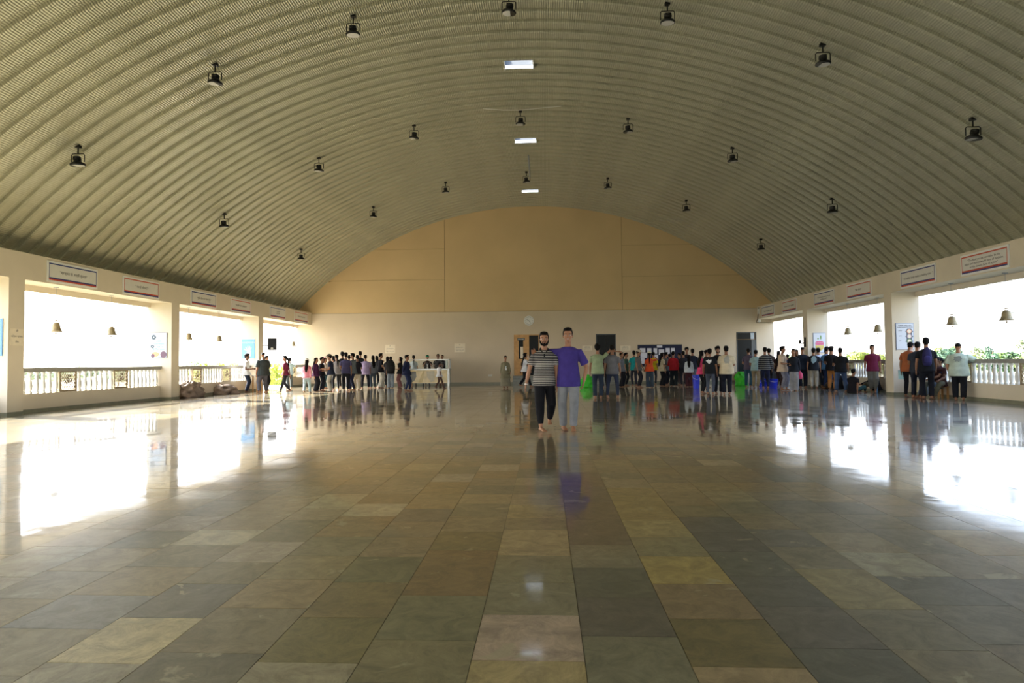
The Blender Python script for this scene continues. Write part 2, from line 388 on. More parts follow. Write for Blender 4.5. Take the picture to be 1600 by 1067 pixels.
M['opal'] = bpy.data.materials.new('opal_polycarbonate'); M['opal'].use_nodes = True
n_ = M['opal'].node_tree.nodes; tr_ = n_.new('ShaderNodeBsdfTranslucent'); tr_.inputs['Color'].default_value = (.24, .25, .26, 1); M['opal'].node_tree.links.new(tr_.outputs[0], n_['Material Output'].inputs['Surface'])
SKY_Y = [18.8, 25.55, 33.2]
nh = int((D - Y0) / PITCHR) + 1
gapset = {}
for i in range(nh):
    y = D - (i + 1) * PITCHR
    g = any(y <= s < y + PITCHR for s in SKY_Y)
    if g:
        for s in SKY_Y:
            if y <= s < y + PITCHR: gapset.setdefault(s, []).append(y)
    link('roof_sheet', hoop_gap if g else hoop_full, None, ceiling, (CX, y, CZ))
for j, s in enumerate(SKY_Y):
    ya, yb = min(gapset[s]), max(gapset[s]) + PITCHR
    t = thing('skylight', ['largest bright skylight in the ridge, nearest the camera', 'narrow bright skylight in the ridge behind the middle lamp row', 'smallest bright skylight in the ridge near the end wall'][j], 'skylight', (-0.705, (ya + yb) / 2, CZ + RAD), 0, 'ridge skylights')
    hx, hy = 0.425, (yb - ya) / 2
    for x0, x1 in ((-hx - .03, -hx), (hx, hx + .03)): link('upstand', MB().box(x0, x1, -hy, hy, -0.05, 0.25).mesh('upstand'), M['white'], t)
    dm = MB().loft([(0, -hy, .10), (0, 0, .13), (0, hy, .10)], .425, .012, n=12, round0=False, round1=False)
    link('diffuser_pane', dm.mesh('diffuser_pane'), M['opal'], t)

# ------------------------------------------------------------------ floor
floor = struct('floor', MB().box(XLO, XRO, Y0, D + 0.3, -0.25, -0.004).mesh('floor'), M['grout'])
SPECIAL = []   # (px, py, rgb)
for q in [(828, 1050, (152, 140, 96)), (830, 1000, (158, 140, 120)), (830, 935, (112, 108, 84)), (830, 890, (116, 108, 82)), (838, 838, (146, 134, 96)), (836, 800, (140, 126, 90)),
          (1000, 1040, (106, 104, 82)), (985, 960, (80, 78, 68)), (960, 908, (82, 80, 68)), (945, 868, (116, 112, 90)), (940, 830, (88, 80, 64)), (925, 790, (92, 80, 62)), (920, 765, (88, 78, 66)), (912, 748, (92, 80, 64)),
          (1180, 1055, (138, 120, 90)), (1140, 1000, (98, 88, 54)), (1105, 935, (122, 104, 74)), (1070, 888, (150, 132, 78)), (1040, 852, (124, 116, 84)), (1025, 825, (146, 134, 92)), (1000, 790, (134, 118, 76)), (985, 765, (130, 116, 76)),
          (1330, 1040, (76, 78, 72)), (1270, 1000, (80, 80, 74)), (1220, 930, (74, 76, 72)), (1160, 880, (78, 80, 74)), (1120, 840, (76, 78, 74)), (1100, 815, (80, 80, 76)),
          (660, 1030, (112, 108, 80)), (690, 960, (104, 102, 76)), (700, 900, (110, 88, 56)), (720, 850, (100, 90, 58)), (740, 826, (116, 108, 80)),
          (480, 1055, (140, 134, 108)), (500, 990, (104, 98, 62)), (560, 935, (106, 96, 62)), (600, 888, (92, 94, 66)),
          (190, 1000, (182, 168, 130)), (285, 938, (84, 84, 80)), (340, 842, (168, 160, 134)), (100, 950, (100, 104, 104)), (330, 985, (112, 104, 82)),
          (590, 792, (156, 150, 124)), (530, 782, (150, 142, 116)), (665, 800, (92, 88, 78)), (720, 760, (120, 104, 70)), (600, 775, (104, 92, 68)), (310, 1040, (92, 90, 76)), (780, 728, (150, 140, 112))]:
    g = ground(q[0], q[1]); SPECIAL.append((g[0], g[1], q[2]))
PAL_L = [(118, 106, 74), (126, 112, 76), (112, 104, 80), (104, 98, 74), (134, 120, 82), (98, 94, 72), (122, 112, 86), (128, 108, 70), (108, 104, 84), (140, 128, 96), (92, 90, 76)]
PAL_R = [(86, 86, 78), (94, 92, 80), (80, 82, 78), (102, 96, 78), (90, 88, 72), (110, 100, 78), (84, 88, 84), (98, 96, 86), (116, 106, 84)]
XC = [ground(70, 1036)[0], ground(225, 1036)[0], ground(369, 1067)[0], ground(541, 1067)[0]]
cols = XC + [-0.329, 0.154, 0.593, 1.06]
while cols[-1] < XPR - 0.3: cols.append(cols[-1] + random.uniform(0.40, 0.50))
cols.append(XPR)
while cols[0] > XPL + 0.3: cols.insert(0, cols[0] - random.uniform(0.42, 0.54))
cols.insert(0, XPL)
FIX = {0.154: None}
def gy(y): return ground(852, y)[1]
fixed = {-0.329: [1033, 961, 910, 867.5, 828, 809], 0.154: [992.5, 932.5, 886.5, 850.5, 812, 785, 760, 737.5], 0.593: [1037.5, 963.5, 910, 868, 838, 812, 775],
         XC[0]: [(150, 1036), (250, 965), (330, 912), (380, 878)], XC[2]: [(480, 1035), (560, 965), (600, 910), (640, 870)], XC[3]: [(640, 1067), (660, 1000), (680, 930), (700, 860)], XC[1]: [(330, 1020), (400, 950), (440, 905), (470, 868)]}
tiles = []
for i in range(len(cols) - 1):
    x0, x1 = cols[i], cols[i + 1]
    ys = [1.2 + random.uniform(0, .45)]
    fk = [k for k in fixed if abs(k - x0) < 1e-6]
    if fk:
        ys = [ground(*v)[1] if isinstance(v, tuple) else gy(v) for v in fixed[fk[0]]]; ys.insert(0, ys[0] - 0.46); ys.insert(0, ys[0] - 0.6)
    while ys[-1] < D - 0.3: ys.append(ys[-1] + random.choice([0.44, 0.46, 0.46, 0.48, 0.62, 0.40]))
    ys = [y for y in ys if y < D - 0.2] + [D]
    for a, b in zip(ys, ys[1:]):
        cx_, cy_ = (x0 + x1) / 2, (a + b) / 2
        mixr = min(max((cx_ - 0.2) / 4.5, 0), 1)
        c = random.choice(PAL_R if random.random() < mixr else PAL_L)
        if random.random() < 0.06: c = (150, 144, 122)
        j = random.uniform(0.96, 1.04)
        gm = (118, 111, 92); c = tuple(gm[i] + (c[i] - gm[i]) * 0.76 + 15 for i in range(3))
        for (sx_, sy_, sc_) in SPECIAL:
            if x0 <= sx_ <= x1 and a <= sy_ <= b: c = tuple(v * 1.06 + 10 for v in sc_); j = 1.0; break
        c = tuple(min(v * j * random.uniform(0.985, 1.015), 255) for v in c)
        tiles.append((x0, x1, a, b, c))
def inview(t):
    cx_, cy_ = (t[0] + t[1]) / 2, (t[2] + t[3]) / 2
    px = 852 + 988 * cx_ / cy_; py = 566 + 988 * 1.27 / cy_
    return -60 < px < 1660 and py < 1110
vis = sorted([t for t in tiles if inview(t)], key=lambda t: t[3])
near = vis[:290]; nearset = set(id(t) for t in near)
unit = MB(); g_ = 0.5
unit.box(-.5, .5, -.5, .5, -1, 0); tile_me = unit.mesh('tile'); tile_me.materials.append(M['tile'])
for t in near:
    w, h = t[1] - t[0] - 0.0035, t[3] - t[2] - 0.0035
    o = link('tile', tile_me, None, floor, ((t[0] + t[1]) / 2, (t[2] + t[3]) / 2, random.uniform(-0.0003, 0.0003)), (random.gauss(0, .0007), random.gauss(0, .0007), 0), lin(t[4]))
    o.scale = (w, h, 0.02)
v = []; f = []; tint = []
for t in tiles:
    if id(t) in nearset: continue
    x0, x1, a, b = t[0] + .0018, t[1] - .0018, t[2] + .0018, t[3] - .0018
    tx, ty = random.gauss(0, .0009), random.gauss(0, .0013); o = len(v); mx_, my_ = (x0 + x1) / 2, (a + b) / 2
    for (x, y) in ((x0, a), (x1, a), (x1, b), (x0, b)): v.append((x, y, tx * (x - mx_) + ty * (y - my_)))
    for (x, y) in ((x0, a), (x1, a), (x1, b), (x0, b)): v.append((x, y, -0.01))
    f += [(o, o + 1, o + 2, o + 3), (o, o + 4, o + 5, o + 1), (o + 1, o + 5, o + 6, o + 2), (o + 2, o + 6, o + 7, o + 3), (o + 3, o + 7, o + 4, o)]
    tint += [lin(t[4])] * 8
fm = MB().add(v, f).mesh('distant_tiles'); ca = fm.color_attributes.new('tint', 'FLOAT_COLOR', 'POINT')
ca.data.foreach_set('color', np.array(tint, dtype=np.float32).ravel())
ft = link('distant_tiles', fm, M['tile_far'], floor); ft['kind'] = 'stuff'

# ------------------------------------------------------------------ balustrades
bal_prof = [(.062, 0), (.062, .05), (.045, .06), (.05, .09), (.062, .16), (.066, .22), (.058, .29), (.04, .37), (.034, .43), (.046, .455), (.046, .475), (.034, .49), (.04, .53), (.058, .56), (.058, .62)]
bal_me = MB().lathe(bal_prof, 12).mesh('baluster', True); bal_me.materials.append(M['baluster'])
def jali_mesh():
    b = MB(); W, Hh, T = 0.70, 0.62, 0.05
    nx, nz = 9, 9; mrg = 0.05
    cw, ch = (W - 2 * mrg) / nx, (Hh - 2 * mrg) / nz
    b.box(-T / 2, T / 2, -W / 2, W / 2, 0, mrg); b.box(-T / 2, T / 2, -W / 2, W / 2, Hh - mrg, Hh)
    b.box(-T / 2, T / 2, -W / 2, -W / 2 + mrg, mrg, Hh - mrg); b.box(-T / 2, T / 2, W / 2 - mrg, W / 2, mrg, Hh - mrg)
    for j in range(nz):
        sh = 0.5 * cw if j % 2 else 0
        for i in range(nx + (0 if j % 2 == 0 else -1)):
            y = -W / 2 + mrg + (i + .5) * cw + sh; z = mrg + (j + .5) * ch
            solid = False
            n = 6; v = []; f = []
            sq = []
            for k in range(n):
                a = 2 * PI * k / n + PI / 6; rr = 0.43 * cw
                sq.append((y + rr * math.cos(a), z + rr * math.sin(a)))
            outer = [(y + cw / 2, z + ch / 2 * 0.6), (y + 0, z + ch / 2), (y - cw / 2, z + ch / 2 * .6), (y - cw / 2, z - ch / 2 * .6), (y, z - ch / 2), (y + cw / 2, z - ch / 2 * .6)]
            outer = []
            for k in range(n):
                a = 2 * PI * k / n + PI / 6; ca_, sa_ = math.cos(a), math.sin(a)
                s_ = min(cw / 2 / max(abs(ca_), 1e-6), ch / 2 / max(abs(sa_), 1e-6)) * 1.03
                outer.append((y + s_ * ca_, z + s_ * sa_))
            if solid:
                b.box(-.007, .007, y - cw / 2, y + cw / 2, z - ch / 2, z + ch / 2); continue
            for xx in (-.007, .007):
                v += [(xx, p[0], p[1]) for p in outer] + [(xx, p[0], p[1]) for p in sq]
            for k in range(n):
                k2 = (k + 1) % n
                f += [(k, k2, n + k2, n + k), (2 * n + k, 3 * n + k, 3 * n + k2, 2 * n + k2), (n + k, n + k2, 3 * n + k2, 3 * n + k)]
            b.add(v, f)
        if j % 2:
            b.box(-.007, .007, -W / 2 + mrg, -W / 2 + mrg + cw / 2, mrg + j * ch, mrg + (j + 1) * ch); b.box(-.007, .007, W / 2 - mrg - cw / 2, W / 2 - mrg, mrg + j * ch, mrg + (j + 1) * ch)
    return b.mesh('carved_panel')
jali = jali_mesh(); jali.materials.append(M['jali'])
def balustrade(x, s, y0, y1, pan, label, npan_skip=0):
    xc = x + s * 0.10
    t = thing('balustrade', label, 'railing', (xc, (y0 + y1) / 2, 0.52), 0, 'white baluster railings between the columns')
    ym = (y0 + y1) / 2
    rl = MB(); rl.box(-0.15, 0.15, y0 - ym, y1 - ym, 0.62, 0.715); rl.box(-0.12, 0.12, y0 - ym, y1 - ym, 0.60, 0.62)
    link('hand_rail', rl.mesh('hand_rail'), M['stone_rail'], t)
    edges = [y0]
    for p in pan:
        pp = link('carved_panel', jali, None, t, (0, p - ym, 0))
        e_ = text('emblem', 'ॐ', 0.34, pp, (-s * 0.020, 0, 0.31), (PI / 2, 0, -s * PI / 2), M['jali_dark'], 0.008)
        edges += [p - 0.35, p + 0.35]
    edges.append(y1)
    for a, b in zip(edges[::2], edges[1::2]):
        if b - a < 0.2: continue
        n = max(1, round((b - a) / 0.225))
        for i in range(n): link('baluster', bal_me, None, t, (0, a + (i + .5) * (b - a) / n - ym, 0))
balustrade(XPL, -1, 16.0, 22.6, (18.2, 20.55), 'white balustrade with two lattice panels, nearest on the left wall')
balustrade(XPL, -1, 23.1, 29.7, (25.2, 27.6), 'white balustrade on the left wall above the two tarpaulin bundles')
balustrade(XPL, -1, 33.9, D, (35.2,), 'short white balustrade on the left, beyond the open gateway')
balustrade(XPR, 1, 16.0, 22.6, (17.6, 20.25), 'white balustrade nearest on the right, where a man leans')
balustrade(XPR, 1, 23.1, 29.7, (25.2, 27.6), 'white balustrade on the right behind the standing youth in maroon')
balustrade(XPR, 1, 30.2, D, (32.3, 34.6), 'white balustrade farthest on the right, beside the end wall')

# ------------------------------------------------------------------ bells
bell_prof = [(.175, 0), (.168, .014), (.138, .05), (.118, .11), (.106, .18), (.098, .225), (.075, .258), (.035, .275), (.02, .28)]
bell_me = MB().lathe(bell_prof, 20).mesh('bell_cup', True)
crown = MB().loft([(-.035, 0, .27), (-.03, 0, .32), (.03, 0, .32), (.035, 0, .27)], .010, .010, side=(0, 1, 0), n=6).box(-.05, .05, -.012, .012, .325, .345).mesh('bell_crown', True)
clap = MB().loft([(0, 0, .2), (0, 0, -.02)], .006, .006, n=6).ell((0, 0, -.045), (.022, .022, .03), 8, 6).mesh('clapper', True)
def bell(x, y, label, grp):
    t = thing('bell', label, 'bell', (x, y, 2.28), 0, grp)
    link('bell_cup', bell_me, M['bronze'], t); link('bell_crown', crown, M['bronze'], t); link('clapper', clap, M['bronze'], t)
    link('hanging_wire', MB().tube([(0, 0, .345), (0, 0, ZB - 2.28)], .006, 5).mesh('hanging_wire'), M['galv'], t)
    link('ceiling_hook', MB().box(-.06, .06, -.03, .03, ZB - 2.30, ZB - 2.28).mesh('ceiling_hook'), M['galv'], t)
for y, l in zip((17.65, 20.0, 24.5, 26.85, 35.0), ('brass bell hanging in the nearest left opening, left one of two', 'brass bell hanging in the nearest left opening, right one of two', 'brass bell in the second left opening, left one of two', 'brass bell in the second left opening, beside the pale blue hand poster', 'small brass bell in the left gateway beside the end wall')):
    bell(-14.2, y, l, 'bells in the left openings')
for y, l in zip((17.8, 20.1, 24.45, 26.8), ('largest brass bell, at the far right edge over the railing', 'brass bell over the man in pale green leaning on the railing', 'brass bell over the youth in the maroon tee', 'brass bell between the apple poster and the maroon tee youth')):
    bell(12.5, y, l, 'bells in the right openings')

# ------------------------------------------------------------------ high bay lamps
yoke = MB()
yoke.loft([(-.17, 0, .10), (-.17, 0, .27), (-.14, 0, .30), (.14, 0, .30), (.17, 0, .27), (.17, 0, .10)], .012, .012, side=(0, 1, 0), n=6)
yoke_me = yoke.mesh('yoke', True)
body_me = MB().lathe([(.17, .0), (.18, .03), (.165, .055), (.09, .10), (.085, .13), (.095, .135), (.095, .15), (.085, .155), (.095, .165), (.095, .18), (.085, .185), (.09, .22), (.05, .235)], 20).mesh('lamp_housing')
lens_me = MB().lathe([(.155, -.004), (.155, .004)], 20).mesh('lamp_lens')
stem_me = MB().tube([(0, 0, .30), (0, 0, .42)], .02, 8).box(-.05, .05, -.05, .05, .42, .44).mesh('hanging_stem')
ROWN = ['nearest', 'middle', 'farthest']; POSN = ['first from the left', 'second from the left', 'third from the left', 'central one', 'third from the right', 'second from the right', 'first from the right']
for r_, Y in enumerate((15.25, 22.55, 29.9)):
    for k, x in enumerate((-11.75, -8.2, -4.68, -0.8, 3.05, 6.7, 10.1)):
        dz = 0.50; z = arch_z(x) - dz
        t = thing('high_bay_lamp', 'black high bay lamp in the %s ceiling row, %s' % (ROWN[r_], POSN[k]), 'lamp', (x, Y, z), 0, 'high bay lamps in the %s row' % ROWN[r_])
        tilt = (0, 0, 0)
        link('yoke', yoke_me, M['black_metal'], t); link('lamp_housing', body_me, M['black_metal'], t, None, (0.12, random.uniform(-.15, .15), 0))
        link('lamp_lens', lens_me, M['lens'], t, None, (0.12, 0, 0))
        link('hanging_stem', MB().tube([(0, 0, .30), (0, 0, dz - 0.02)], .018, 8).box(-.06, .06, -.05, .05, dz - .05, dz + .02).mesh('hanging_stem'), M['black_metal'], t)
# loose rod and cable under the ridge
t = tag(link('drop_pipe', MB().loft([(-0.64, 27.4, 10.30), (-0.62, 27.5, 10.05), (-0.62, 29.1, 9.86)], .035, .035, n=8).mesh('drop_pipe', True), M['galv']), 'grey pipe hanging under the ridge behind the middle skylight', 'pipe')
t = tag(link('cable', MB().loft([(-2.1, 22.0, 10.24), (-1.4, 22.0, 10.16), (-.8, 22.0, 10.14), (0, 22.0, 10.2), (0.65, 22.0, 10.24)], .012, .012, n=6).mesh('cable', True), M['white']), 'thin pale cable strung across the ridge at the middle lamp', 'cable')

# ------------------------------------------------------------------ banners on the beams
def banner(x, s, ya, yb, col, lines, sub, label, z0=3.62, z1=4.21):
    # s=+1: faces +x (left wall); -1 faces -x
    w = abs(yb - ya); h = z1 - z0
    t = thing('banner', label, 'banner', (x, (ya + yb) / 2, z0), 0 if s > 0 else PI, 'quotation boards along the %s beam' % ('left' if s > 0 else 'right'))
    link('board', MB().box(0, .025, -w / 2, w / 2, 0, h).mesh('board'), M['white'], t)
    m1, m2 = (M['navy'], M['red']) if col == 'navy' else (M['red'], M['navy'])
    e = .055; i0, i1 = -w / 2 + e, w / 2 - e
    fr = MB(); q = .0255; q2 = .028
    fr.box(q, q2, i0, i1, h - e - .035, h - e); fr.box(q, q2, i0, i0 + .018, e + .04, h - e); fr.box(q, q2, i1 - .018, i1, e + .04, h - e); fr.box(q, q2, i0, i1, e + .04, e + .08)
    link('border', fr.mesh('border'), m1, t); link('lower_stripe', MB().box(q, q2, i0, i1, e, e + .04).mesh('lower_stripe'), m2, t)
    link('panel_face', MB().box(q, q + .001, i0 + .018, i1 - .018, e + .08, h - e - .035).mesh('panel_face'), M['board_face'], t)
    n = len(lines); lh = 0.088 if n > 1 else 0.1
    for k, L in enumerate(lines): text('lettering', L, lh, t, (.0275, 0, h / 2 + .01 + (n - 1) * lh * .55 - k * lh * 1.1), (PI / 2, 0, PI / 2), M['ink'])
    if sub: text('lettering', sub, .05, t, (.0275, w * .2, h / 2 - .01 - n * lh * .62), (PI / 2, 0, PI / 2), M['ink'])
BL = [(16.72, 18.68, 'navy', ['“स्वच्छता ही, सच्ची सुंदरता”'], None, 'blue-bordered quotation board nearest on the left beam'), (19.86, 21.8, 'red', ['“ जल ही जीवन है ”'], None, 'red-bordered quotation board, second on the left beam'),
      (23.82, 25.72, 'navy', ['“सुखी जीवन का रहस्य सेवा”'], '- सुविचार', 'blue-bordered quotation board, third on the left beam'), (26.96, 28.83, 'red', ['“सात्विक भोजन स्वस्थ मन”'], None, 'red-bordered quotation board, fourth on the left beam'),
      (30.9, 32.78, 'navy', ['“अच्छे विचार', 'अच्छा जीवन”'], None, 'blue-bordered quotation board over the left gateway'), (34.0, 35.94, 'red', ['“भोजन से पहले प्रार्थना करें”'], None, 'red-bordered quotation board on the left beam at the end wall')]
for a, b, c, L, s_, l in BL: banner(XL, 1, a, b, c, L, s_, l)
BR = [(16.95, 18.86, 'red', ['“The food you eat can either be the', 'safest and most powerful form of medicine,', 'or the slowest form of poison”'], '- Ann Wigmore', 'red-bordered board with three lines of text, right edge'), (20.03, 21.97, 'navy', ['“ A healthy body makes a healthy mind ”'], None, 'blue-bordered quotation board, second from the right edge'),
      (23.9, 25.79, 'red', ['“सादा जीवन”'], None, 'red-bordered board with short text, third from right edge'), (26.9, 28.85, 'navy', ['“Eat food as your medicine, or eat', 'medicine as food”'], None, 'blue-bordered board with two text lines on the right beam'),
      (30.85, 32.66, 'red', ['“Cleanliness is next to godliness”'], None, 'red-bordered board fifth along the right beam, far bay'), (33.8, 35.7, 'navy', ['“Health is the greatest wealth”'], None, 'blue-bordered board on the right beam at the end wall')]
for a, b, c, L, s_, l in BR: banner(XR, -1, a, b, c, L, s_, l)

# ------------------------------------------------------------------ posters on column faces (facing the camera)
def poster(xa, xb, Y, z0, z1, frame, face, label):
    t = thing('poster', label, 'poster', ((xa + xb) / 2, Y - .001, z0))
    w = xb - xa; h = z1 - z0
    link('frame', MB().box(-w / 2, w / 2, -.02, 0, 0, h).mesh('frame'), frame, t)
    link('sheet', MB().box(-w / 2 + .015, w / 2 - .015, -.023, -.02, .015, h - .015).mesh('sheet'), face, t)
    return t, w, h
def disc(b, x, z, rx, rz, y=-.026, n=16):
    pts = [(x + rx * math.cos(2 * PI * i / n), z + rz * math.sin(2 * PI * i / n)) for i in range(n)]; b.prism(pts, y, y + .003); return b
M['grey_frame'] = mat('grey_poster_frame', (120, 130, 150), 0.4, vary=0.03)
M['poster_white'] = mat('white_poster_sheet', (205, 210, 218), 0.5, vary=0.02)
def colprint(name, rgb): return mat(name, rgb, 0.5, vary=0.06)
M['p_pink'] = colprint('pink_print', (214, 90, 130)); M['p_yellow'] = colprint('yellow_print', (214, 190, 90)); M['p_green'] = colprint('green_print', (110, 150, 70)); M['p_plum'] = colprint('plum_print', (110, 80, 96)); M['p_slate'] = colprint('slate_print', (84, 96, 104)); M['p_orange'] = colprint('salmon_print', (226, 160, 120)); M['p_cream'] = colprint('cream_print', (226, 214, 190)); M['p_lilac'] = colprint('lilac_print', (170, 140, 160))
# botanic poster, left column
t, w, h = poster(-14.56, -13.90, 22.6, 1.55, 2.48, M['grey_frame'], M['poster_white'], 'white poster with dark leaves and fruit, nearest left column')
def leafy(b, cx_, cz_, r, n=7):
    for k in range(n):
        a = 2 * PI * k / n; disc(b, cx_ + r * .55 * math.cos(a), cz_ + r * .55 * math.sin(a), r * .35, r * .35, -.026 - .0004 * k, 8)
    return b
link('printed_leaves', leafy(leafy(MB(), -.17, .76, .11), -.22, .42, .08).mesh('printed_leaves'), M['p_slate'], t)
link('printed_sprig', leafy(leafy(MB(), .19, .78, .09), .24, .42, .06).mesh('printed_sprig'), M['p_cream'], t)
link('printed_fruit', disc(disc(MB(), .2, .12, .12, .12), -.2, .08, .07, .07).mesh('printed_fruit'), M['p_plum'], t)
link('printed_wedge', disc(MB(), -.1, .13, .14, .09, -.0255).mesh('printed_wedge'), M['p_orange'], t)
for k, s_ in enumerate(['Daily', 'Nutrition', 'Charts', '& Recipes']): text('lettering', s_, .11, t, (0.02, -.027, .62 - .1 * k), (PI / 2, 0, 0), M['skyblue'])
# pale blue hand poster
def hand_shape(b, x, z, s_):
    b.prism([(x - .09 * s_, z - .25 * s_), (x + .1 * s_, z - .25 * s_), (x + .12 * s_, z + .05 * s_), (x - .05 * s_, z + .08 * s_), (x - .12 * s_, z - .05 * s_)], -.027, -.0245)
    for a, l_ in ((150, .2), (120, .24), (98, .26), (80, .25), (62, .2)):
        c_, d_ = math.cos(math.radians(a)), math.sin(math.radians(a)); px_, pz_ = x + .1 * s_ * c_, z + .05 * s_
        nx, nz = -d_ * .022 * s_, c_ * .022 * s_
        b.prism([(px_ - nx, pz_ - nz), (px_ - nx + c_ * l_ * s_, pz_ - nz + d_ * l_ * s_), (px_ + nx + c_ * l_ * s_, pz_ + nz + d_ * l_ * s_), (px_ + nx, pz_ + nz)][::-1], -.0272, -.0246)
    return b
t, w, h = poster(-14.57, -13.92, 29.7, 1.56, 2.49, M['skyblue'], M['skyblue'], 'pale blue poster with a white hand, second left column')
link('printed_hand', hand_shape(MB(), .03, .33, .9).mesh('printed_hand'), M['poster_white'], t)
text('lettering', 'HANDWASH', .11, t, (0, -.027, .76), (PI / 2, 0, 0), M['poster_white'])
t, w, h = poster(-14.55, -13.88, 15.5, 1.55, 2.51, M['skyblue'], M['skyblue'], 'pale blue poster cut by the left edge of the picture')
link('printed_hand', hand_shape(MB(), .1, .35, .9).mesh('printed_hand'), M['poster_white'], t)
# apple poster
t, w, h = poster(12.28, 12.84, 29.7, 1.58, 2.49, M['grey_frame'], M['poster_white'], 'white poster with a fruit made of coloured words')
link('printed_fruit_top', MB().prism([(-.18, .34), (.18, .34), (.19, .46), (.12, .52), (-.12, .52), (-.19, .46)], -.026, -.0235).mesh('printed_fruit_top'), M['p_pink'], t)
link('printed_fruit_bottom', disc(MB(), 0, .28, .19, .2, -.0253).mesh('printed_fruit_bottom'), M['p_yellow'], t)
link('printed_leaf', disc(disc(MB(), .06, .70, .03, .1), -.06, .64, .04, .03).mesh('printed_leaf'), M['p_green'], t)
for k, s_ in enumerate(['NUTRITION', 'FRESH FOOD', 'HEALTH']): text('lettering', s_, .06, t, (0, -.028, .44 - .1 * k), (PI / 2, 0, 0), M['poster_white'])
# traffic light poster
t, w, h = poster(12.15, 12.75, 22.6, 1.575, 2.50, M['grey_frame'], M['poster_white'], 'white poster with a traffic light of three plates')
tl = MB(); tl.prism([(.05, .28), (.09, .2), (.19, .2), (.24, .28), (.24, .70), (.20, .73), (.09, .73), (.05, .70)], -.026, -.0235); tl.prism([(.13, .02), (.16, .02), (.16, .2), (.13, .2)], -.026, -.0235)
for z in (.63, .46, .29): tl.prism([(.01, z), (.05, z - .04), (.05, z + .04)], -.026, -.0235); tl.prism([(.28, z), (.24, z + .04), (.24, z - .04)], -.026, -.0235)
link('printed_signal', tl.mesh('printed_signal'), M['p_slate'], t)
for z, m_ in ((.64, 'p_orange'), (.47, 'p_lilac'), (.30, 'p_green')):
    pl = link('printed_ring', disc(MB(), .145, z, .08, .08, -.0272).mesh('printed_ring'), M[m_], t); link('printed_plate', disc(MB(), .145, z, .06, .06, -.0285).mesh('printed_plate'), M['p_cream'], pl)
text('lettering', 'TRAFFIC LIGHT DIET', .05, t, (0, -.027, .84), (PI / 2, 0, 0), M['ink']); text('lettering', 'GUIDE TO HEALTHY FOOD', .042, t, (0, -.027, .78), (PI / 2, 0, 0), M['ink'])
for z, s_ in ((.66, 'AVOID'), (.48, 'LIMIT'), (.31, 'EAT')): text('lettering', s_, .04, t, (-.16, -.027, z), (PI / 2, 0, 0), M['ink'])
# plaque on the left column and wall notices
def notice(name, loc, rotz, w, h, lines, label, size, dy=.0):
    t = thing(name, label, 'sign', loc, rotz)
    link('plate', MB().box(-w / 2, w / 2, -.012, 0, -h / 2, h / 2).mesh('plate'), M['p_cream'], t)
    for k, (s_, z, sz) in enumerate(lines): text('lettering', s_, sz, t, (0, -.0135, z), (PI / 2, 0, 0), M['ink'])
    return t
GUJ = [('કૃપા કરીને શાંતિ', .0, .085), ('જાળવો', -.13, .085)]
notice('plaque', (XL, 15.76, 2.04), PI / 2, .42, .44, [('ॐ', .16, .08), ('ભોજન પ્રસાદ', .02, .07), ('સેવા', -.12, .07)], 'cream two-line plaque on the leftmost column', .07)
notice('wall_sign', (-9.05, D, 2.10), 0, .60, .50, [('ॐ', .17, .08), ('કૃપા કરી શાંતિ રાખો', .02, .062), ('અન્નનો બગાડ ન કરો', -.13, .062)], 'cream sign on the end wall, above the queue', .07)
notice('wall_sign', (-4.96, D, 2.13), 0, .62, .50, [('ॐ', .17, .08), ('કૃપા કરી શાંતિ રાખો', .02, .062), ('અન્નનો બગાડ ન કરો', -.13, .062)], 'cream sign on the end wall, right of the food counter', .07)
notice('wall_sign', (2.42, D, 2.04), 0, .56, .28, [('પાણીનો બગાડ', .07, .055), ('કરવો નહીં, આભાર', 0, .055), ('સ્વચ્છતા જાળવો', -.07, .055)], 'small cream sign between the purple tee man and dark doorway', .05)
notice('wall_sign', (4.60, D, 2.02), 0, .58, .28, [('પાણીનો બગાડ', .07, .055), ('કરવો નહીં, આભાર', 0, .055), ('સ્વચ્છતા જાળવો', -.07, .055)], 'small cream sign between the dark doorway and notice board', .05)

# clock
t = thing('wall_clock', 'round white wall clock above the wooden door', 'clock', (-0.92, D, 3.66))
rr = MB().lathe([(.285, 0), (.29, .02), (.285, .05), (.26, .055), (.255, .045)], 32).mesh('clock_rim'); link('clock_rim', rr, M['white'], t, None, (PI / 2, 0, 0))
link('clock_face', MB().lathe([(.26, .02), (.26, .04)], 32).mesh('clock_face'), M['board_face'], t, None, (PI / 2, 0, 0))
for k in range(12):
    a = 2 * PI * k / 12; m_ = MB().box(-.008, .008, -.047, -.042, .19, .235 if k % 3 else .24); link('hour_mark', m_.mesh('hour_mark'), M['ink'], t, None, (0, a, 0))
link('hour_hand', MB().box(-.009, .009, -.05, -.046, -.02, .13).mesh('hour_hand'), M['ink'], t, None, (0, math.radians(140), 0))
link('minute_hand', MB().box(-.006, .006, -.054, -.05, -.03, .19).mesh('minute_hand'), M['ink'], t, None, (0, math.radians(-60), 0))

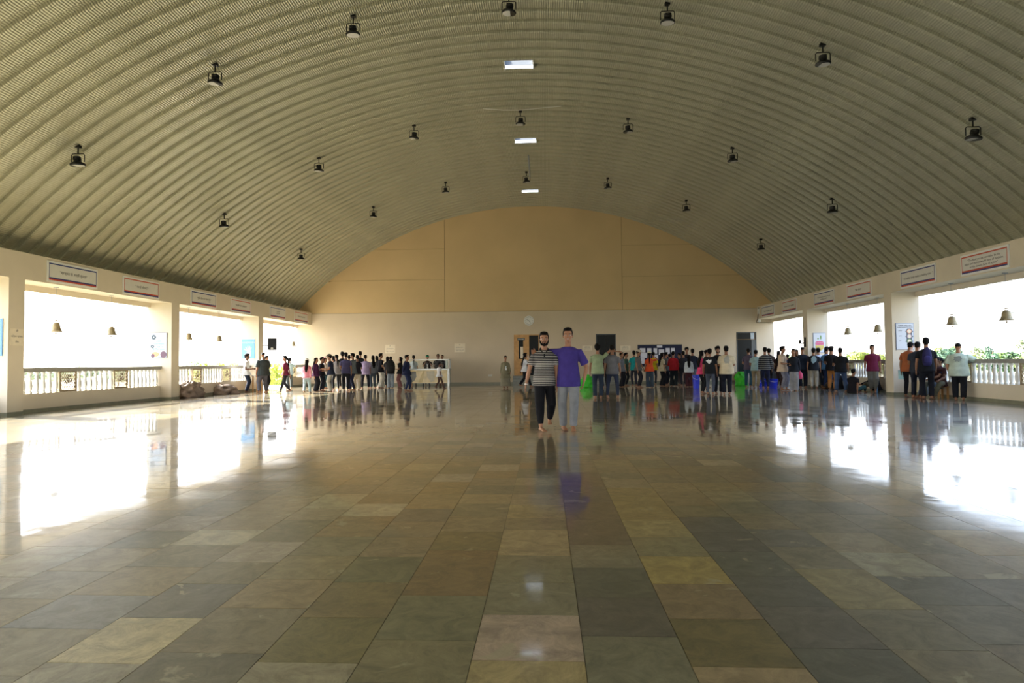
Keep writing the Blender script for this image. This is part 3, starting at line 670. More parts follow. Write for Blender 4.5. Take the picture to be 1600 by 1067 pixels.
# doors and steps
def door_frame(d, name):
    x0, x1, z0, z1 = d; e = struct(name); e.location = (0, D, 0)
    fr = MB(); fr.box(x0, x0 + .05, -.02, .03, z0, z1); fr.box(x1 - .05, x1, -.02, .03, z0, z1); fr.box(x0, x1, -.02, .03, z1 - .05, z1)
    link('door_frame', fr.mesh('door_frame'), M['wood'] if name == 'door_1' else M['dark_frame'], e); return e
e = door_frame(DOORS[0], 'door_1')
lf = link('door_leaf', MB().box(-1.75, -.92, -.045, -.005, .5, 2.81).mesh('door_leaf'), M['wood'], e)
link('vision_panel', MB().box(-1.52, -1.26, -.05, -.044, 1.45, 2.62).mesh('vision_panel'), M['dark_glass'], lf)
link('paper_notice', MB().box(-1.42, -1.27, -.054, -.05, 1.5, 2.15).mesh('paper_notice'), M['p_cream'], lf)
sg = link('door_sign', MB().box(-1.60, -1.16, -.056, -.05, 2.52, 2.66).mesh('door_sign'), M['dark_frame'], lf)
text('lettering', 'KITCHEN', .085, sg, (-1.38, -.058, 2.59), (PI / 2, 0, 0), M['white'])
link('door_handle', MB().box(-1.0, -.97, -.09, -.045, 1.45, 1.65).mesh('door_handle'), M['steel'], lf)
link('door_opening', MB().box(-.92, -.38, .0, .029, .5, 2.81).mesh('door_opening'), M['dark_glass'], e)  # dark slab coloured to stand for the unlit space beyond the leaf
e = door_frame(DOORS[1], 'door_2')
link('door_leaf', MB().box(2.97, 3.5, -.005, .029, .5, 2.79).mesh('door_leaf'), M['dark_glass'], e); link('door_leaf', MB().box(3.51, 4.01, -.005, .029, .5, 2.79).mesh('door_leaf'), M['dark_glass'], e)
e = door_frame(DOORS[2], 'door_3')
link('door_leaf', MB().box(10.92, 11.68, -.005, .029, .62, 2.42).mesh('door_leaf'), M['dark_glass'], e); link('side_panel', MB().box(11.70, 11.93, -.01, .029, .62, 2.42).mesh('side_panel'), M['dark_frame'], e)
link('transom_pane', MB().box(10.92, 11.64, -.004, .029, 2.46, 2.81).mesh('transom_pane'), M['dark_glass'], e); link('transom_pane', MB().box(11.66, 11.86, -.006, .029, 2.46, 2.81).mesh('transom_pane'), M['pale_glass'], e)
def steps(x0, x1, top, label, m='step'):
    t = thing('door_steps', label, 'steps', ((x0 + x1) / 2, D - .02, 0))
    n = 3; w = (x1 - x0) / 2
    for k in range(n): link('step', MB().box(-w, w, -(n - k) * .3, 0 if k == n - 1 else -(n - k - 1) * .3, 0, top * (k + 1) / n - .01).mesh('step'), M[m], t)
steps(-1.86, -.27, .49, 'grey stone steps below the wooden door, by the striped polo man')
steps(2.8, 4.2, .49, 'grey stone steps below the dark doorway behind two young men')
steps(10.75, 12.05, .62, 'pale steps below the dark glass door at far right', 'concrete')

# socket plate
t = thing('wall_socket', 'white socket plate low on the end wall, left of the door', 'socket', (-3.19, D, .52))
link('socket_plate', MB().box(-.11, .11, -.012, 0, -.05, .05).mesh('socket_plate'), M['white'], t); link('socket_switch', MB().box(-.08, -.03, -.018, -.012, -.03, .03).box(.0, .05, -.018, -.012, -.03, .03).mesh('socket_switch'), M['board_face'], t)

# notice board with papers
t = thing('notice_board', 'navy notice board covered with white printed sheets', 'board', (6.55, D, .96))
link('felt_panel', MB().box(-1.23, 1.23, -.03, 0, 0, 1.22).mesh('felt_panel'), M['notice'], t)
link('board_edge', MB().box(-1.26, 1.26, -.04, 0, 1.2, 1.24).box(-1.26, -1.23, -.04, 0, 0, 1.22).box(1.23, 1.26, -.04, 0, 0, 1.22).box(-1.26, 1.26, -.04, 0, -.02, .01).mesh('board_edge'), M['dark_frame'], t)
for (x0, y0, x1, y1) in [(682, 335, 748, 385), (770, 335, 822, 390), (845, 335, 890, 400), (907, 350, 973, 415), (990, 333, 1040, 405), (1052, 333, 1098, 390), (885, 297, 950, 328), (690, 388, 770, 450), (850, 410, 900, 470), (685, 455, 740, 520)]:
    a = onY(910 + x0 / 7.62, 500 + y0 / 7.62, D); b = onY(910 + x1 / 7.62, 500 + y1 / 7.62, D)
    pp = link('pinned_sheet', MB().box(a[0] - 6.55, b[0] - 6.55, -.036, -.031, b[2] - .96, a[2] - .96).mesh('pinned_sheet'), M['paper'], t)

# CCTV camera and cable, right beam end
t = thing('security_camera', 'small white security camera under the right beam end', 'camera', (12.0, D - .5, 3.45))
link('camera_body', MB().ell((0, 0, 0), (.09, .09, .07), 14, 8).mesh('camera_body', True), M['white'], t); link('camera_base', MB().lathe([(.06, .04), (.06, .13)], 14).mesh('camera_base'), M['white'], t)
cb = MB().loft([(12.02, D - .4, 4.2), (11.97, D - .35, 3.60), (11.97, D - .1, 3.42), (12.0, D - .06, 3.38), (12.9, D - .06, 3.36)], .02, .02, n=6).mesh('conduit', True)
tag(link('conduit', cb, M['black_metal']), 'black cable conduit bent under the right beam end', 'conduit')
t = thing('junction_box', 'small white box on the right beam at the end wall', 'box', (XR - .02, 36.2, 4.0)); link('box_body', MB().box(-.03, .02, -.12, .12, -.15, .15).mesh('box_body'), M['white'], t)

# PA speaker on left column, bracket on right column
t = thing('loudspeaker', 'black loudspeaker mounted on the second left column', 'speaker', (-13.45, 30.55, 1.97), math.radians(20))
cab = MB().prism([(-.2, .0), (.2, .0), (.2, .60), (-.2, .60)], -.16, .16).mesh('cabinet'); o = link('cabinet', cab, M['plastic_black'], t); mod = o.modifiers.new('bevel', 'BEVEL'); mod.width = .03; mod.segments = 2
link('grille', MB().box(-.17, .17, -.172, -.162, .04, .56).mesh('grille'), M['black_metal'], t); link('port', MB().lathe([(.06, 0), (.06, .01)], 16).mesh('port'), M['board_face'], t, (0, -.173, .08), (PI / 2, 0, 0))
link('wall_bracket', MB().box(-.5, -.18, -.03, .03, .2, .26).box(-.5, -.46, -.06, .06, .05, .4).mesh('wall_bracket'), M['black_metal'], t)
t = thing('speaker_bracket', 'empty dark bracket on the right column beside the apple poster', 'bracket', (XR - .0, 29.95, 2.0)); link('bracket_arm', MB().box(-.25, 0, -.03, .03, 0, .05).box(-.04, 0, -.06, .06, -.15, .3).mesh('bracket_arm'), M['black_metal'], t); link('bracket_fork', MB().box(-.27, -.22, -.1, .1, 0, .18).mesh('bracket_fork'), M['black_metal'], t)

# ------------------------------------------------------------------ food counter
cy_ = 34.3
t = thing('food_counter', 'marble-fronted food counter with a glass sneeze guard', 'counter', (-6.55, cy_, 0))
link('counter_base', MB().box(-1.35, 1.28, .05, .7, .16, .90).mesh('counter_base'), M['steel'], t)
def curve_poly(kind):
    if kind == 0: return [(-1.35, .17), (-.78, .17), (-.60, .35), (-.52, .55), (-.55, .80), (-1.35, .80)]
    return None
link('front_slab', MB().box(-1.35, 1.22, .03, .05, .17, .88).mesh('front_slab'), M['marble'], t)
link('front_inlay', MB().prism([(-1.35, .17), (-.78, .17), (-.60, .32), (-.50, .52), (-.52, .80), (-1.35, .80)], .022, .03).mesh('front_inlay'), M['marble_grey'], t)
link('front_inlay', MB().prism([(.05, .82), (.5, .84), (.48, .30), (.3, .22), (.1, .5)], .022, .03).mesh('front_inlay'), mat('tan_marble_inlay', (196, 184, 150), .2, vary=.1), t)
link('front_inlay', MB().prism([(-.4, .2), (-.12, .84), (-.05, .84), (-.18, .2)], .022, .03).mesh('front_inlay'), mat('honey_marble_inlay', (205, 180, 120), .2, vary=.1), t)
link('worktop', MB().box(-1.4, 1.33, 0, .75, .90, .95).mesh('worktop'), M['steel'], t)
link('end_post', MB().box(1.22, 1.33, 0.0, .12, 0, .90).mesh('end_post'), M['steel'], t)
gl = bpy.data.materials.new('clear_guard_glass'); gl.use_nodes = True; b_ = gl.node_tree.nodes['Principled BSDF']; b_.inputs['Transmission Weight'].default_value = 1.0; b_.inputs['Roughness'].default_value = 0.0; b_.inputs['IOR'].default_value = 1.1; b_.inputs['Base Color'].default_value = (.95, 1, .97, 1)
gp_ = link('guard_pane', MB().box(-1.33, 1.24, .06, .068, .95, 1.42).mesh('guard_pane'), gl, t)
link('guard_frame', MB().box(-1.38, 1.30, .04, .09, 1.42, 1.47).box(1.27, 1.31, .04, .09, .95, 1.42).box(1.27, 1.31, .5, .55, .95, 1.42).box(1.27, 1.31, .04, .55, 1.42, 1.47).mesh('guard_frame'), M['steel'], t)
link('guard_end_panel', MB().box(1.10, 1.22, .10, .12, .97, 1.40).mesh('guard_end_panel'), M['white'], t)
for x in (-1.2, -.55, -.15, .2, 1.05): link('leg', MB().lathe([(.035, 0), (.035, .16)], 10, (x, .15, 0)).mesh('leg'), M['black_metal'], t)

def table(label, x, y, w, d, h, topm, legm, rot=0, cloth=None):
    t = thing('table', label, 'table', (x, y, 0), rot)
    link('table_top', MB().box(-w / 2, w / 2, -d / 2, d / 2, h - .04, h).mesh('table_top'), topm, t)
    for sx in (-1, 1):
        for sy in (-1, 1): link('leg', MB().box(sx * (w / 2 - .05) - .025, sx * (w / 2 - .05) + .025, sy * (d / 2 - .05) - .025, sy * (d / 2 - .05) + .025, 0, h - .04).mesh('leg'), legm, t)
    if cloth: link('skirt_cloth', MB().box(-w / 2 + .02, w / 2 - .02, -d / 2 + .02, d / 2 - .02, .12, h - .04).mesh('skirt_cloth'), cloth, t)
    return t
table('small wooden table between the white shirt man and dark shirt man', -13.15, 28.5, .5, .5, .78, M['white'], M['wood'])
table('dark serving table behind the striped sweater man', 12.0, 34.6, 1.0, .6, .85, M['steel'], M['black_metal'], 0, mat('dark_table_cloth', (52, 46, 44), .8, vary=.1))
table('water table with steel top behind the red shirt', 8.0, 35.5, .9, .5, .92, M['steel'], M['black_metal'], 0, mat('grey_rose_cloth', (150, 130, 122), .8, vary=.2))
# ------------------------------------------------------------------ buckets, sacks, bundles
def bucket(px, py, h, r, label):
    g = ground(px, py); t = thing('bucket', label, 'bucket', (g[0], g[1], 0), 0, 'blue plastic buckets')
    link('bucket_shell', MB().lathe([(r * .78, 0), (r * .98, h * .93), (r * 1.06, h * .93), (r * 1.06, h), (r * .94, h), (r * .76, .03)], 20).mesh('bucket_shell', False), M['blue_plastic'], t)
    link('bail_handle', MB().loft([(-r * 1.07, 0, h * .9), (-r * .8, -r * .8, h * .75), (0, -r * 1.12, h * .66), (r * .8, -r * .8, h * .75), (r * 1.07, 0, h * .9)], .008, .008, n=5).mesh('bail_handle'), M['white'], t)
bucket(1088, 606.5, .60, .17, 'tall blue bin behind the girl in the pink tee')
bucket(1208, 606.5, .42, .21, 'blue bucket right of the striped sweater man')
bucket(1196, 602.5, .34, .16, 'blue bucket seen between the striped sweater man\'s legs')
bucket(1187, 603.5, .30, .13, 'blue bucket left of the striped sweater man\'s legs')
def lump(name, px, py, w, h, d, m, label, cat, seed, dx=0):
    g = ground(px, py) + np.array([dx, 0, 0]); b = MB(); r_ = random.Random(seed)
    n, mm = 40, 20; v = []; f = []
    ph = [(r_.uniform(0, 6), r_.uniform(0, 6), r_.randint(2, 9), r_.randint(1, 6), r_.uniform(.03, .09)) for _ in range(14)]
    for k in range(mm + 1):
        th = PI / 2 * k / mm
        for i in range(n):
            a = 2 * PI * i / n; q = 1 + sum(A * math.sin(f1 * a + p1) * math.cos(f2 * th * 2 + p2) for p1, p2, f1, f2, A in ph)
            v.append((w / 2 * q * math.cos(a) * (math.cos(th) ** .7 if k < mm else .02), d / 2 * q * math.sin(a) * (math.cos(th) ** .7 if k < mm else .02), h * math.sin(th) ** .9 * (1 + .2 * (q - 1))))
    for k in range(mm):
        for i in range(n):
            j = (i + 1) % n; f.append((k * n + i, k * n + j, (k + 1) * n + j, (k + 1) * n + i))
    f.append(tuple(range(n))[::-1]); f.append(tuple(mm * n + i for i in range(n)))
    b.add(v, f); o = link(name, b.mesh(name, True), m, None, (g[0], g[1], 0)); tag(o, label, cat); return o
lump('tarpaulin_bundle', 292, 621, 1.0, .62, .9, M['tarp'], 'grey-brown bundled tarpaulin against the nearest left column', 'bundle', 3, .1)
lump('tarpaulin_bundle', 350, 616, 1.15, .42, .8, M['tarp'], 'brown folded tarpaulin bundle below the left balustrade', 'bundle', 5)
lump('green_sack', 917, 605, .60, .62, .5, M['green_plastic'], 'bright green sack on the floor behind the purple tee man', 'sack', 8)
lump('green_sack', 1158, 602.5, .62, .68, .4, M['green_plastic'], 'bright green sack in front of the dark glass door', 'sack', 9)
lump('white_bundle', 1235, 602, .5, .25, .35, M['white'], 'white cloth bundle on floor between beige tee man and hoodie woman', 'bundle', 12)
g = ground(1369.5, 613.5)
t = thing('water_bottle', 'pale blue bottle on the floor by the maroon tee youth', 'bottle', (g[0], g[1], 0)); link('bottle_body', MB().lathe([(.045, 0), (.05, .02), (.05, .22), (.03, .27)], 14).mesh('bottle_body', True), M['skyblue'], t); link('bottle_cap', MB().lathe([(.032, .27), (.032, .32)], 12).mesh('bottle_cap'), M['white'], t)
# ------------------------------------------------------------------ outside: ground, terrace, trees, lamp posts
gr = struct('ground', MB().add([(-260, -120, -1.1), (260, -120, -1.1), (260, 300, -1.1), (-260, 300, -1.1)], [(0, 1, 2, 3)]).mesh('ground'), M['grass'])
terrace = struct('terrace', MB().box(-19, XLO, 28, 38, -.3, -.01).mesh('terrace'), M['concrete'])
def leaf_crown(seed, n, clumps):
    r = np.random.default_rng(seed)
    cs = []
    for _ in range(clumps):
        d = r.normal(size=3); d /= np.linalg.norm(d); cs.append((d * r.uniform(.2, .75), r.uniform(.22, .4)))
    v = []; f = []
    for i in range(n):
        c, rad = cs[r.integers(len(cs))]
        d = r.normal(size=3); d /= np.linalg.norm(d); p = c + d * rad * r.uniform(.75, 1.05)
        a = r.normal(size=3); a /= np.linalg.norm(a); b = np.cross(a, d + .3 * r.normal(size=3)); b /= np.linalg.norm(b) + 1e-9
        s = r.uniform(.05, .10); o = len(v)
        v += [p - a * s, p + b * s * .45, p + a * s, p - b * s * .45]; f.append((o, o + 1, o + 2, o + 3))
    me = MB().add(v, f).mesh('foliage'); me.materials.append(M['leafc']); return me
M['leafc'] = mat('tree_leaves', objcol=True, rough=.6, vary=.3, scale=1.5)
crowns = [leaf_crown(20 + k, 2600, 12) for k in range(4)]
trunk_me = MB().loft([(0, 0, -1), (.02, 0, -.4), (-.02, .01, 0), (.02, 0, .3)], [.06, .045, .04, .02], [.06, .045, .04, .02], n=7).mesh('trunk', True); trunk_me.materials.append(M['bark'])
TONE = {'olive': (92, 112, 52), 'dark': (58, 84, 52), 'yellow': (116, 126, 48), 'teal': (66, 94, 70), 'pale': (120, 134, 90), 'lime': (186, 194, 96), 'mist': (176, 186, 150)}  # last two tones put haze and sun glare into the leaf colour
def tree(px, dist, top_y, width, tone, label, kind='tree'):
    # px = direction in the view, dist = metres away, top_y = pixel height of the crown top
    P = onY(px, top_y, dist); top = P[2]; base = -1.1; hgt = top - base
    t = thing(kind, label, kind, (P[0], dist, base), random.uniform(0, 6), 'trees beyond the right railing' if px > 800 else 'plants beyond the left railing')
    ch = hgt * .42 if kind == 'tree' else hgt * .5
    fo = link('foliage', random.choice(crowns), None, t, (0, 0, hgt - ch), None, lin(TONE[tone])); fo.scale = (width / 2, width / 2, ch)
    fo['kind'] = 'stuff'
    tr = link('trunk', trunk_me, None, t, (0, 0, hgt - ch)); tr.scale = (hgt * .5, hgt * .5, hgt - ch)
RT = [(1474, 60, 533, 3.4, 'teal', 'bluish tree behind the backpack man, beyond the railing'), (1492, 62, 531, 4.2, 'yellow', 'yellow-green rounded tree left of the pale green tee man'), (1530, 72, 541, 4.4, 'pale', 'pale tree just right of the pale green tee man'),
      (1550, 60, 532, 1.9, 'teal', 'small round tree top on the lamp post line'), (1556, 70, 543, 5.2, 'olive', 'broad olive tree below the street lamp'), (1580, 64, 541, 4.4, 'dark', 'dark green tree left of the picture edge'), (1603, 58, 528, 3.6, 'pale', 'tall pale tree at the right edge of the picture'),
      (1350, 62, 539, 3.2, 'yellow', 'yellow-green tree behind the maroon tee youth'), (1374, 64, 543, 4.0, 'yellow', 'bright tree between maroon tee youth and the pillar'), (1322, 70, 551, 4.4, 'pale', 'low pale tree behind the blue shirt man'), (1222, 75, 549, 4.0, 'pale', 'faint pale tree behind the beige tee man'),
      (1245, 80, 551, 4, 'pale', 'faint pale tree behind the dark-clothed man by the pillar'), (1455, 75, 546, 5, 'olive', 'low olive tree behind the three leaning men'), (1510, 80, 548, 6, 'dark', 'low dark hedge-like tree behind the pale green tee man')]
for a in RT: tree(*a)
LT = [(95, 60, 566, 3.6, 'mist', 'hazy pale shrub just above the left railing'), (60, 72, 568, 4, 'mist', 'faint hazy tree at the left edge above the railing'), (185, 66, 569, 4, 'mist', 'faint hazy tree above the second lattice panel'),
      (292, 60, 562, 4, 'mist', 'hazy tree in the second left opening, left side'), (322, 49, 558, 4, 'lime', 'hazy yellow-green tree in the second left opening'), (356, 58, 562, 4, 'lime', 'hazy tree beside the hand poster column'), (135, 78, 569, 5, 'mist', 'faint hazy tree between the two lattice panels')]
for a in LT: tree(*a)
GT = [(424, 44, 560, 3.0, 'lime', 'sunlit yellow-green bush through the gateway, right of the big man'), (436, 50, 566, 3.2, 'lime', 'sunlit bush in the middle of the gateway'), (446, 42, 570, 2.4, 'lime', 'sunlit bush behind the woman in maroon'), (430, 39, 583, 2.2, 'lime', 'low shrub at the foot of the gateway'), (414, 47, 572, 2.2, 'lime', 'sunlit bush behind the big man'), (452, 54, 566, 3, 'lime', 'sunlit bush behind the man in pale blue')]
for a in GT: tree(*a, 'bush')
def pole(px, dist, top_y, label, arm):
    P = onY(px, top_y, dist); t = thing('street_lamp', label, 'street lamp', (P[0], dist, -1.1)); h = P[2] + 1.1
    link('pole', MB().loft([(0, 0, 0), (0, 0, h)], [.09, .06], [.09, .06], n=8, round0=False).mesh('pole', True), M['galv'], t)
    if arm:
        link('lamp_arm', MB().tube([(0, 0, h - .3), (1.7, 0, h + .9)], .045, 6).mesh('lamp_arm'), M['galv'], t); link('lamp_head', MB().ell((1.9, 0, h + 1.0), (.35, .14, .07), 10, 6).mesh('lamp_head', True), M['galv'], t)
pole(1549.5, 62, 505, 'thin street lamp with slanting arm outside on the right', True)
pole(1468.5, 66, 512, 'thin plain pole outside behind the backpack man', False)
# ------------------------------------------------------------------ people
JOBS = {}      # mesh key -> (MB, voxel, smooth iterations)
WAIT = []      # (object, key)
SKIN = {'m': (150, 106, 78), 'd': (112, 76, 54), 'l': (186, 140, 108)}
ARMS = {'down': ((.16, .02, -1), (.06, -.18, -1)), 'fwd': ((.18, -.05, -1), (-.18, -1, .08)), 'phone': ((.2, -.25, -1), (-.42, -1, .55)), 'face': ((.3, -.5, -1), (-.55, -.3, 1)),
        'head': ((.85, -.55, .12), (-.75, -.1, .62)), 'hip': ((.62, .2, -.85), (-.55, -.25, -.8)), 'side': ((1, -.05, .12), (1, .1, .05)), 'cross': ((.12, -.12, -1), (-1, -.5, .12)),
        'rail': ((.75, -.55, -.5), (.35, -1, .05)), 'walkf': ((.12, -.35, -1), (.05, -.5, -1)), 'walkb': ((.14, .35, -1), (.1, .2, -1)), 'knee': ((.15, -.75, -.75), (-.1, -1, -.3)), 'pocket': ((.25, .1, -1), (-.2, -.2, -1)),
        'prop': ((.3, .55, -.9), (.1, .3, -1)), 'behind': ((.3, .3, -1), (-.75, .35, -.6)), 'shoulder': ((1, -.1, .1), (1, .05, .12)), 'table': ((.2, -.5, -1), (-.1, -1, -.35))}
LEGS = {'stand': ((-.055, 0, 0, 4), (.055, .01, 0, -4)), 'wide': ((-.10, 0, 0, 12), (.10, .01, 0, -12)), 'walk': ((-.05, -.16, 0, 0), (.045, .15, .035, 0)), 'walk2': ((-.045, .15, .035, 0), (.05, -.16, 0, 0)), 'close': ((-.035, 0, 0, 3), (.04, -.03, 0, -6)),
        'relax': ((-.05, .02, 0, 15), (.075, -.06, 0, -20)), 'sit': ((-.07, -.25, 0, 5), (.08, -.23, 0, -5)), 'floor': ((-.07, -.26, 0, 5), (.09, -.22, 0, -10)), 'lounge': ((-.07, -.38, 0, 8), (.09, -.26, 0, -10)), 'squat': ((-.08, -.08, 0, 10), (.08, -.10, 0, -10))}
def unit(v): v = np.array(v, float); return v / np.linalg.norm(v)
def ik(a, b, l1, l2, hint):
    a, b = np.array(a, float), np.array(b, float); d = b - a; L = np.linalg.norm(d)
    if L > (l1 + l2) * .999: b = a + d / L * (l1 + l2) * .999; d = b - a; L = np.linalg.norm(d)
    L = max(L, abs(l1 - l2) + .01)
    x = (l1 * l1 - l2 * l2 + L * L) / (2 * L); h = math.sqrt(max(l1 * l1 - x * x, 0)); u = d / np.linalg.norm(d)
    w = np.array(hint, float); w = w - u * (w @ u); w /= np.linalg.norm(w) + 1e-9
    return a + u * x + w * h, b
def skeleton(H, P):
    S = {}; ph = P.get('ph', .525) * H; lean = math.radians(P.get('lean', 0)); fem = P.get('fem', False); bulk = P.get('bulk', 1.0)
    pel = np.array([P.get('px', 0) * H, P.get('py', 0) * H, ph]); S['pel'] = pel; ang = 0; pts = [pel]; n = 6
    seg = .305 * H / n
    p = pel.copy(); a0 = math.radians(P.get('lean0', 0))
    for i in range(n):
        a = a0 + lean * (i + 1) / n; p = p + np.array([0, -math.sin(a), math.cos(a)]) * seg; pts.append(p)
    S['spine'] = pts; a = a0 + lean; S['tilt'] = a
    upv = np.array([0, -math.sin(a), math.cos(a)]); fwv = np.array([0, -math.cos(a), -math.sin(a)])
    ha = a * .5 + math.radians(P.get('nod', 0)); S['headup'] = np.array([0, -math.sin(ha), math.cos(ha)]); S['headfw'] = np.array([0, -math.cos(ha), -math.sin(ha)])
    neck = pts[-1]; S['neck'] = neck; S['chin'] = neck + S['headup'] * .040 * H + S['headfw'] * .012 * H
    shw = (.098 if fem else .112) * H * (1 + (bulk - 1) * .6); sy = pts[5] - upv * .006 * H
    S['sh'] = {}; S['el'] = {}; S['wr'] = {}; S['hd'] = {}
    R = np.array([[1, 0, 0], [0, math.cos(a * .6), -math.sin(a * .6)], [0, math.sin(a * .6), math.cos(a * .6)]]) if P.get('armlean', True) else np.eye(3)
    for s, key in ((-1, 'ar'), (1, 'al')):
        arm = P.get(key, 'down'); u, f = ARMS[arm] if isinstance(arm, str) else arm
        u = unit((u[0] * s, u[1], u[2])); f = unit((f[0] * s, f[1], f[2]))
        sh = sy + np.array([s * shw, 0, 0]); el = sh + u * .168 * H; wr = el + f * .142 * H
        S['sh'][s], S['el'][s], S['wr'][s], S['hd'][s] = sh, el, wr, f
    S['hip'] = {}; S['kn'] = {}; S['an'] = {}; S['fy'] = {}; L = LEGS[P.get('legs', 'stand')] if isinstance(P.get('legs', 'stand'), str) else P['legs']
    for s, q in ((-1, L[0]), (1, L[1])):
        hip = pel + np.array([s * .048 * H, 0, -.012 * H]); an = np.array([q[0] * H, q[1] * H, q[2] * H + .045 * H])
        kn, an = ik(hip, an, .245 * H, .245 * H, (s * .15 * (3 if P.get('ph', .5) < .3 else 1), -1, .25)); S['hip'][s], S['kn'][s], S['an'][s], S['fy'][s] = hip, kn, an, math.radians(q[3])
    return S
def hand(b, wr, d, s, H, fine, curl=.35, palmdir=None):
    d = unit(d); side = unit(np.cross(d, (s * 1.0, 0.1, 0.0)) if palmdir is None else palmdir); side = unit(side - d * (side @ d)); nrm = np.cross(d, side)
    if nrm[0] * s > 0: nrm = -nrm
    k = H / 1.75; n = 8 if fine else 6
    b.loft([wr, wr + d * .03 * k, wr + d * .065 * k, wr + d * .09 * k], [.024 * k, .034 * k, .040 * k, .038 * k], [.019 * k, .016 * k, .014 * k, .011 * k], side=side, n=10)
    for j, (o, L) in enumerate(((-.030, .062), (-.010, .072), (.010, .068), (.029, .054))):
        a = wr + d * .085 * k + side * o * k; c1 = curl + .1 * j
        p1 = a + unit(d + nrm * c1 * .3) * L * .4 * k; p2 = p1 + unit(d + nrm * c1) * L * .33 * k; p3 = p2 + unit(d + nrm * c1 * 2) * L * .27 * k
        b.loft([a - d * .02 * k, a, p1, p2, p3], [.0095 * k, .0095 * k, .009 * k, .0085 * k, .0072 * k], [.009 * k] * 2 + [.0088 * k, .008 * k, .007 * k], n=n)
    a = wr + d * .03 * k - side * .026 * k; p1 = a + unit(d * .7 - side * .8 + nrm * .25) * .036 * k; p2 = p1 + unit(d - side * .3 + nrm * .4) * .03 * k
    b.loft([a + side * .012 * k, a, p1, p2], [.013 * k, .013 * k, .011 * k, .009 * k], [.012 * k, .012 * k, .0105 * k, .0085 * k], n=n)
HEADR = [(.0, .020, .022, -.052), (.07, .040, .044, -.042), (.18, .052, .068, -.020), (.32, .062, .080, -.010), (.46, .070, .090, -.002), (.6, .075, .095, .003), (.74, .074, .093, .006), (.86, .062, .080, .007), (.95, .040, .054, .007), (.995, .014, .02, .007)]
def head(b, S, H, fine):
    k = H / 1.78; k = k * 1.07; hh = .232 * k; U, Fw = S['headup'], S['headfw']; c = S['chin']
    def pt(x, y, t): return c + np.array([x * k, 0, 0]) - Fw * y * k + U * t * hh
    S['pt'] = pt; S['k'] = k
    n = 18 if fine else 12; v = []; f = []
    for t, rx, ry, yo in HEADR:
        for i in range(n):
            a = 2 * PI * i / n; v.append(pt(rx * math.cos(a), yo + ry * math.sin(a), t))
    m = len(HEADR)
    for q in range(m - 1):
        for i in range(n):
            j = (i + 1) % n; f.append((q * n + i, q * n + j, (q + 1) * n + j, (q + 1) * n + i))
    f.append(tuple(range(n))[::-1]); f.append(tuple((m - 1) * n + i for i in range(n))); b.add(v, f)
    b.loft([pt(0, -.088, .56), pt(0, -.100, .46), pt(0, -.112, .38), pt(0, -.100, .35)], [.008 * k, .010 * k, .015 * k, .014 * k], [.008 * k, .010 * k, .012 * k, .008 * k], n=8)
    for s in (-1, 1):
        b.ell(pt(s * .077, .008, .47), (.010 * k, .020 * k, .032 * k), 8, 6)
        b.ell(pt(s * .035, -.074, .60), (.026 * k, .012 * k, .009 * k), 8, 5)
        b.ell(pt(s * .04, -.062, .36), (.022 * k, .016 * k, .022 * k), 8, 5)
    b.loft([S['neck'] - S['headup'] * .05 * k, S['neck'] + S['headup'] * .03 * k, pt(0, -.0, .22)], [.060 * k, .053 * k, .052 * k], [.058 * k, .055 * k, .058 * k], n=12)
def foot(b, an, yaw, H, fine, raise_=0):
    k = H / 1.75; r = np.array([[math.cos(yaw), -math.sin(yaw), 0], [math.sin(yaw), math.cos(yaw), 0], [0, 0, 1]])
    zb = an[2] - .079 * k
    def q(x, y, z): return np.array([an[0], an[1], zb]) + r @ np.array([x * k, y * k, z * k + (raise_ * .25 * max(y + .05, 0))])
    b.loft([q(0, .035, .030), q(0, .0, .040), q(0, -.06, .038), q(0, -.12, .026), q(0, -.165, .018)], [.030 * k, .034 * k, .036 * k, .044 * k, .040 * k], [.028 * k, .036 * k, .033 * k, .022 * k, .015 * k], side=r @ np.array([1., 0, 0]), n=12)
    b.loft([q(0, .0, .035), q(0, .0, .10)], [.032 * k, .030 * k], [.036 * k, .034 * k], n=10)
    for j, (x, L, rr) in enumerate(((-.028, .020, .013), (-.010, .022, .0095), (.006, .019, .009), (.020, .014, .0085), (.033, .008, .008))):
        x = x if an[0] > 0 else -x
        b.loft([q(x, -.155, .014), q(x, -.175 - L, .011)], [rr * k] * 2, [rr * k * .9] * 2, n=6)
TM = [(-.035, .088, .066), (.0, .098, .070), (.06, .096, .066), (.14, .084, .058), (.21, .094, .064), (.255, .104, .066), (.280, .074, .046), (.300, .040, .036)]
TF = [(-.035, .094, .070), (.0, .100, .072), (.06, .088, .064), (.13, .072, .054), (.20, .082, .066), (.245, .088, .064), (.276, .068, .044), (.300, .034, .032)]
def spine_at(S, H, z):   # z = height above pelvis along the spine, as a fraction of H
    sp = S['spine']; t = z / .305 * 6
    if t <= 0: return sp[0] + (sp[0] - sp[1]) / np.linalg.norm(sp[1] - sp[0]) * (-z) * H
    i = min(int(t), 5); fr = t - i; return sp[i] * (1 - fr) + sp[i + 1] * fr
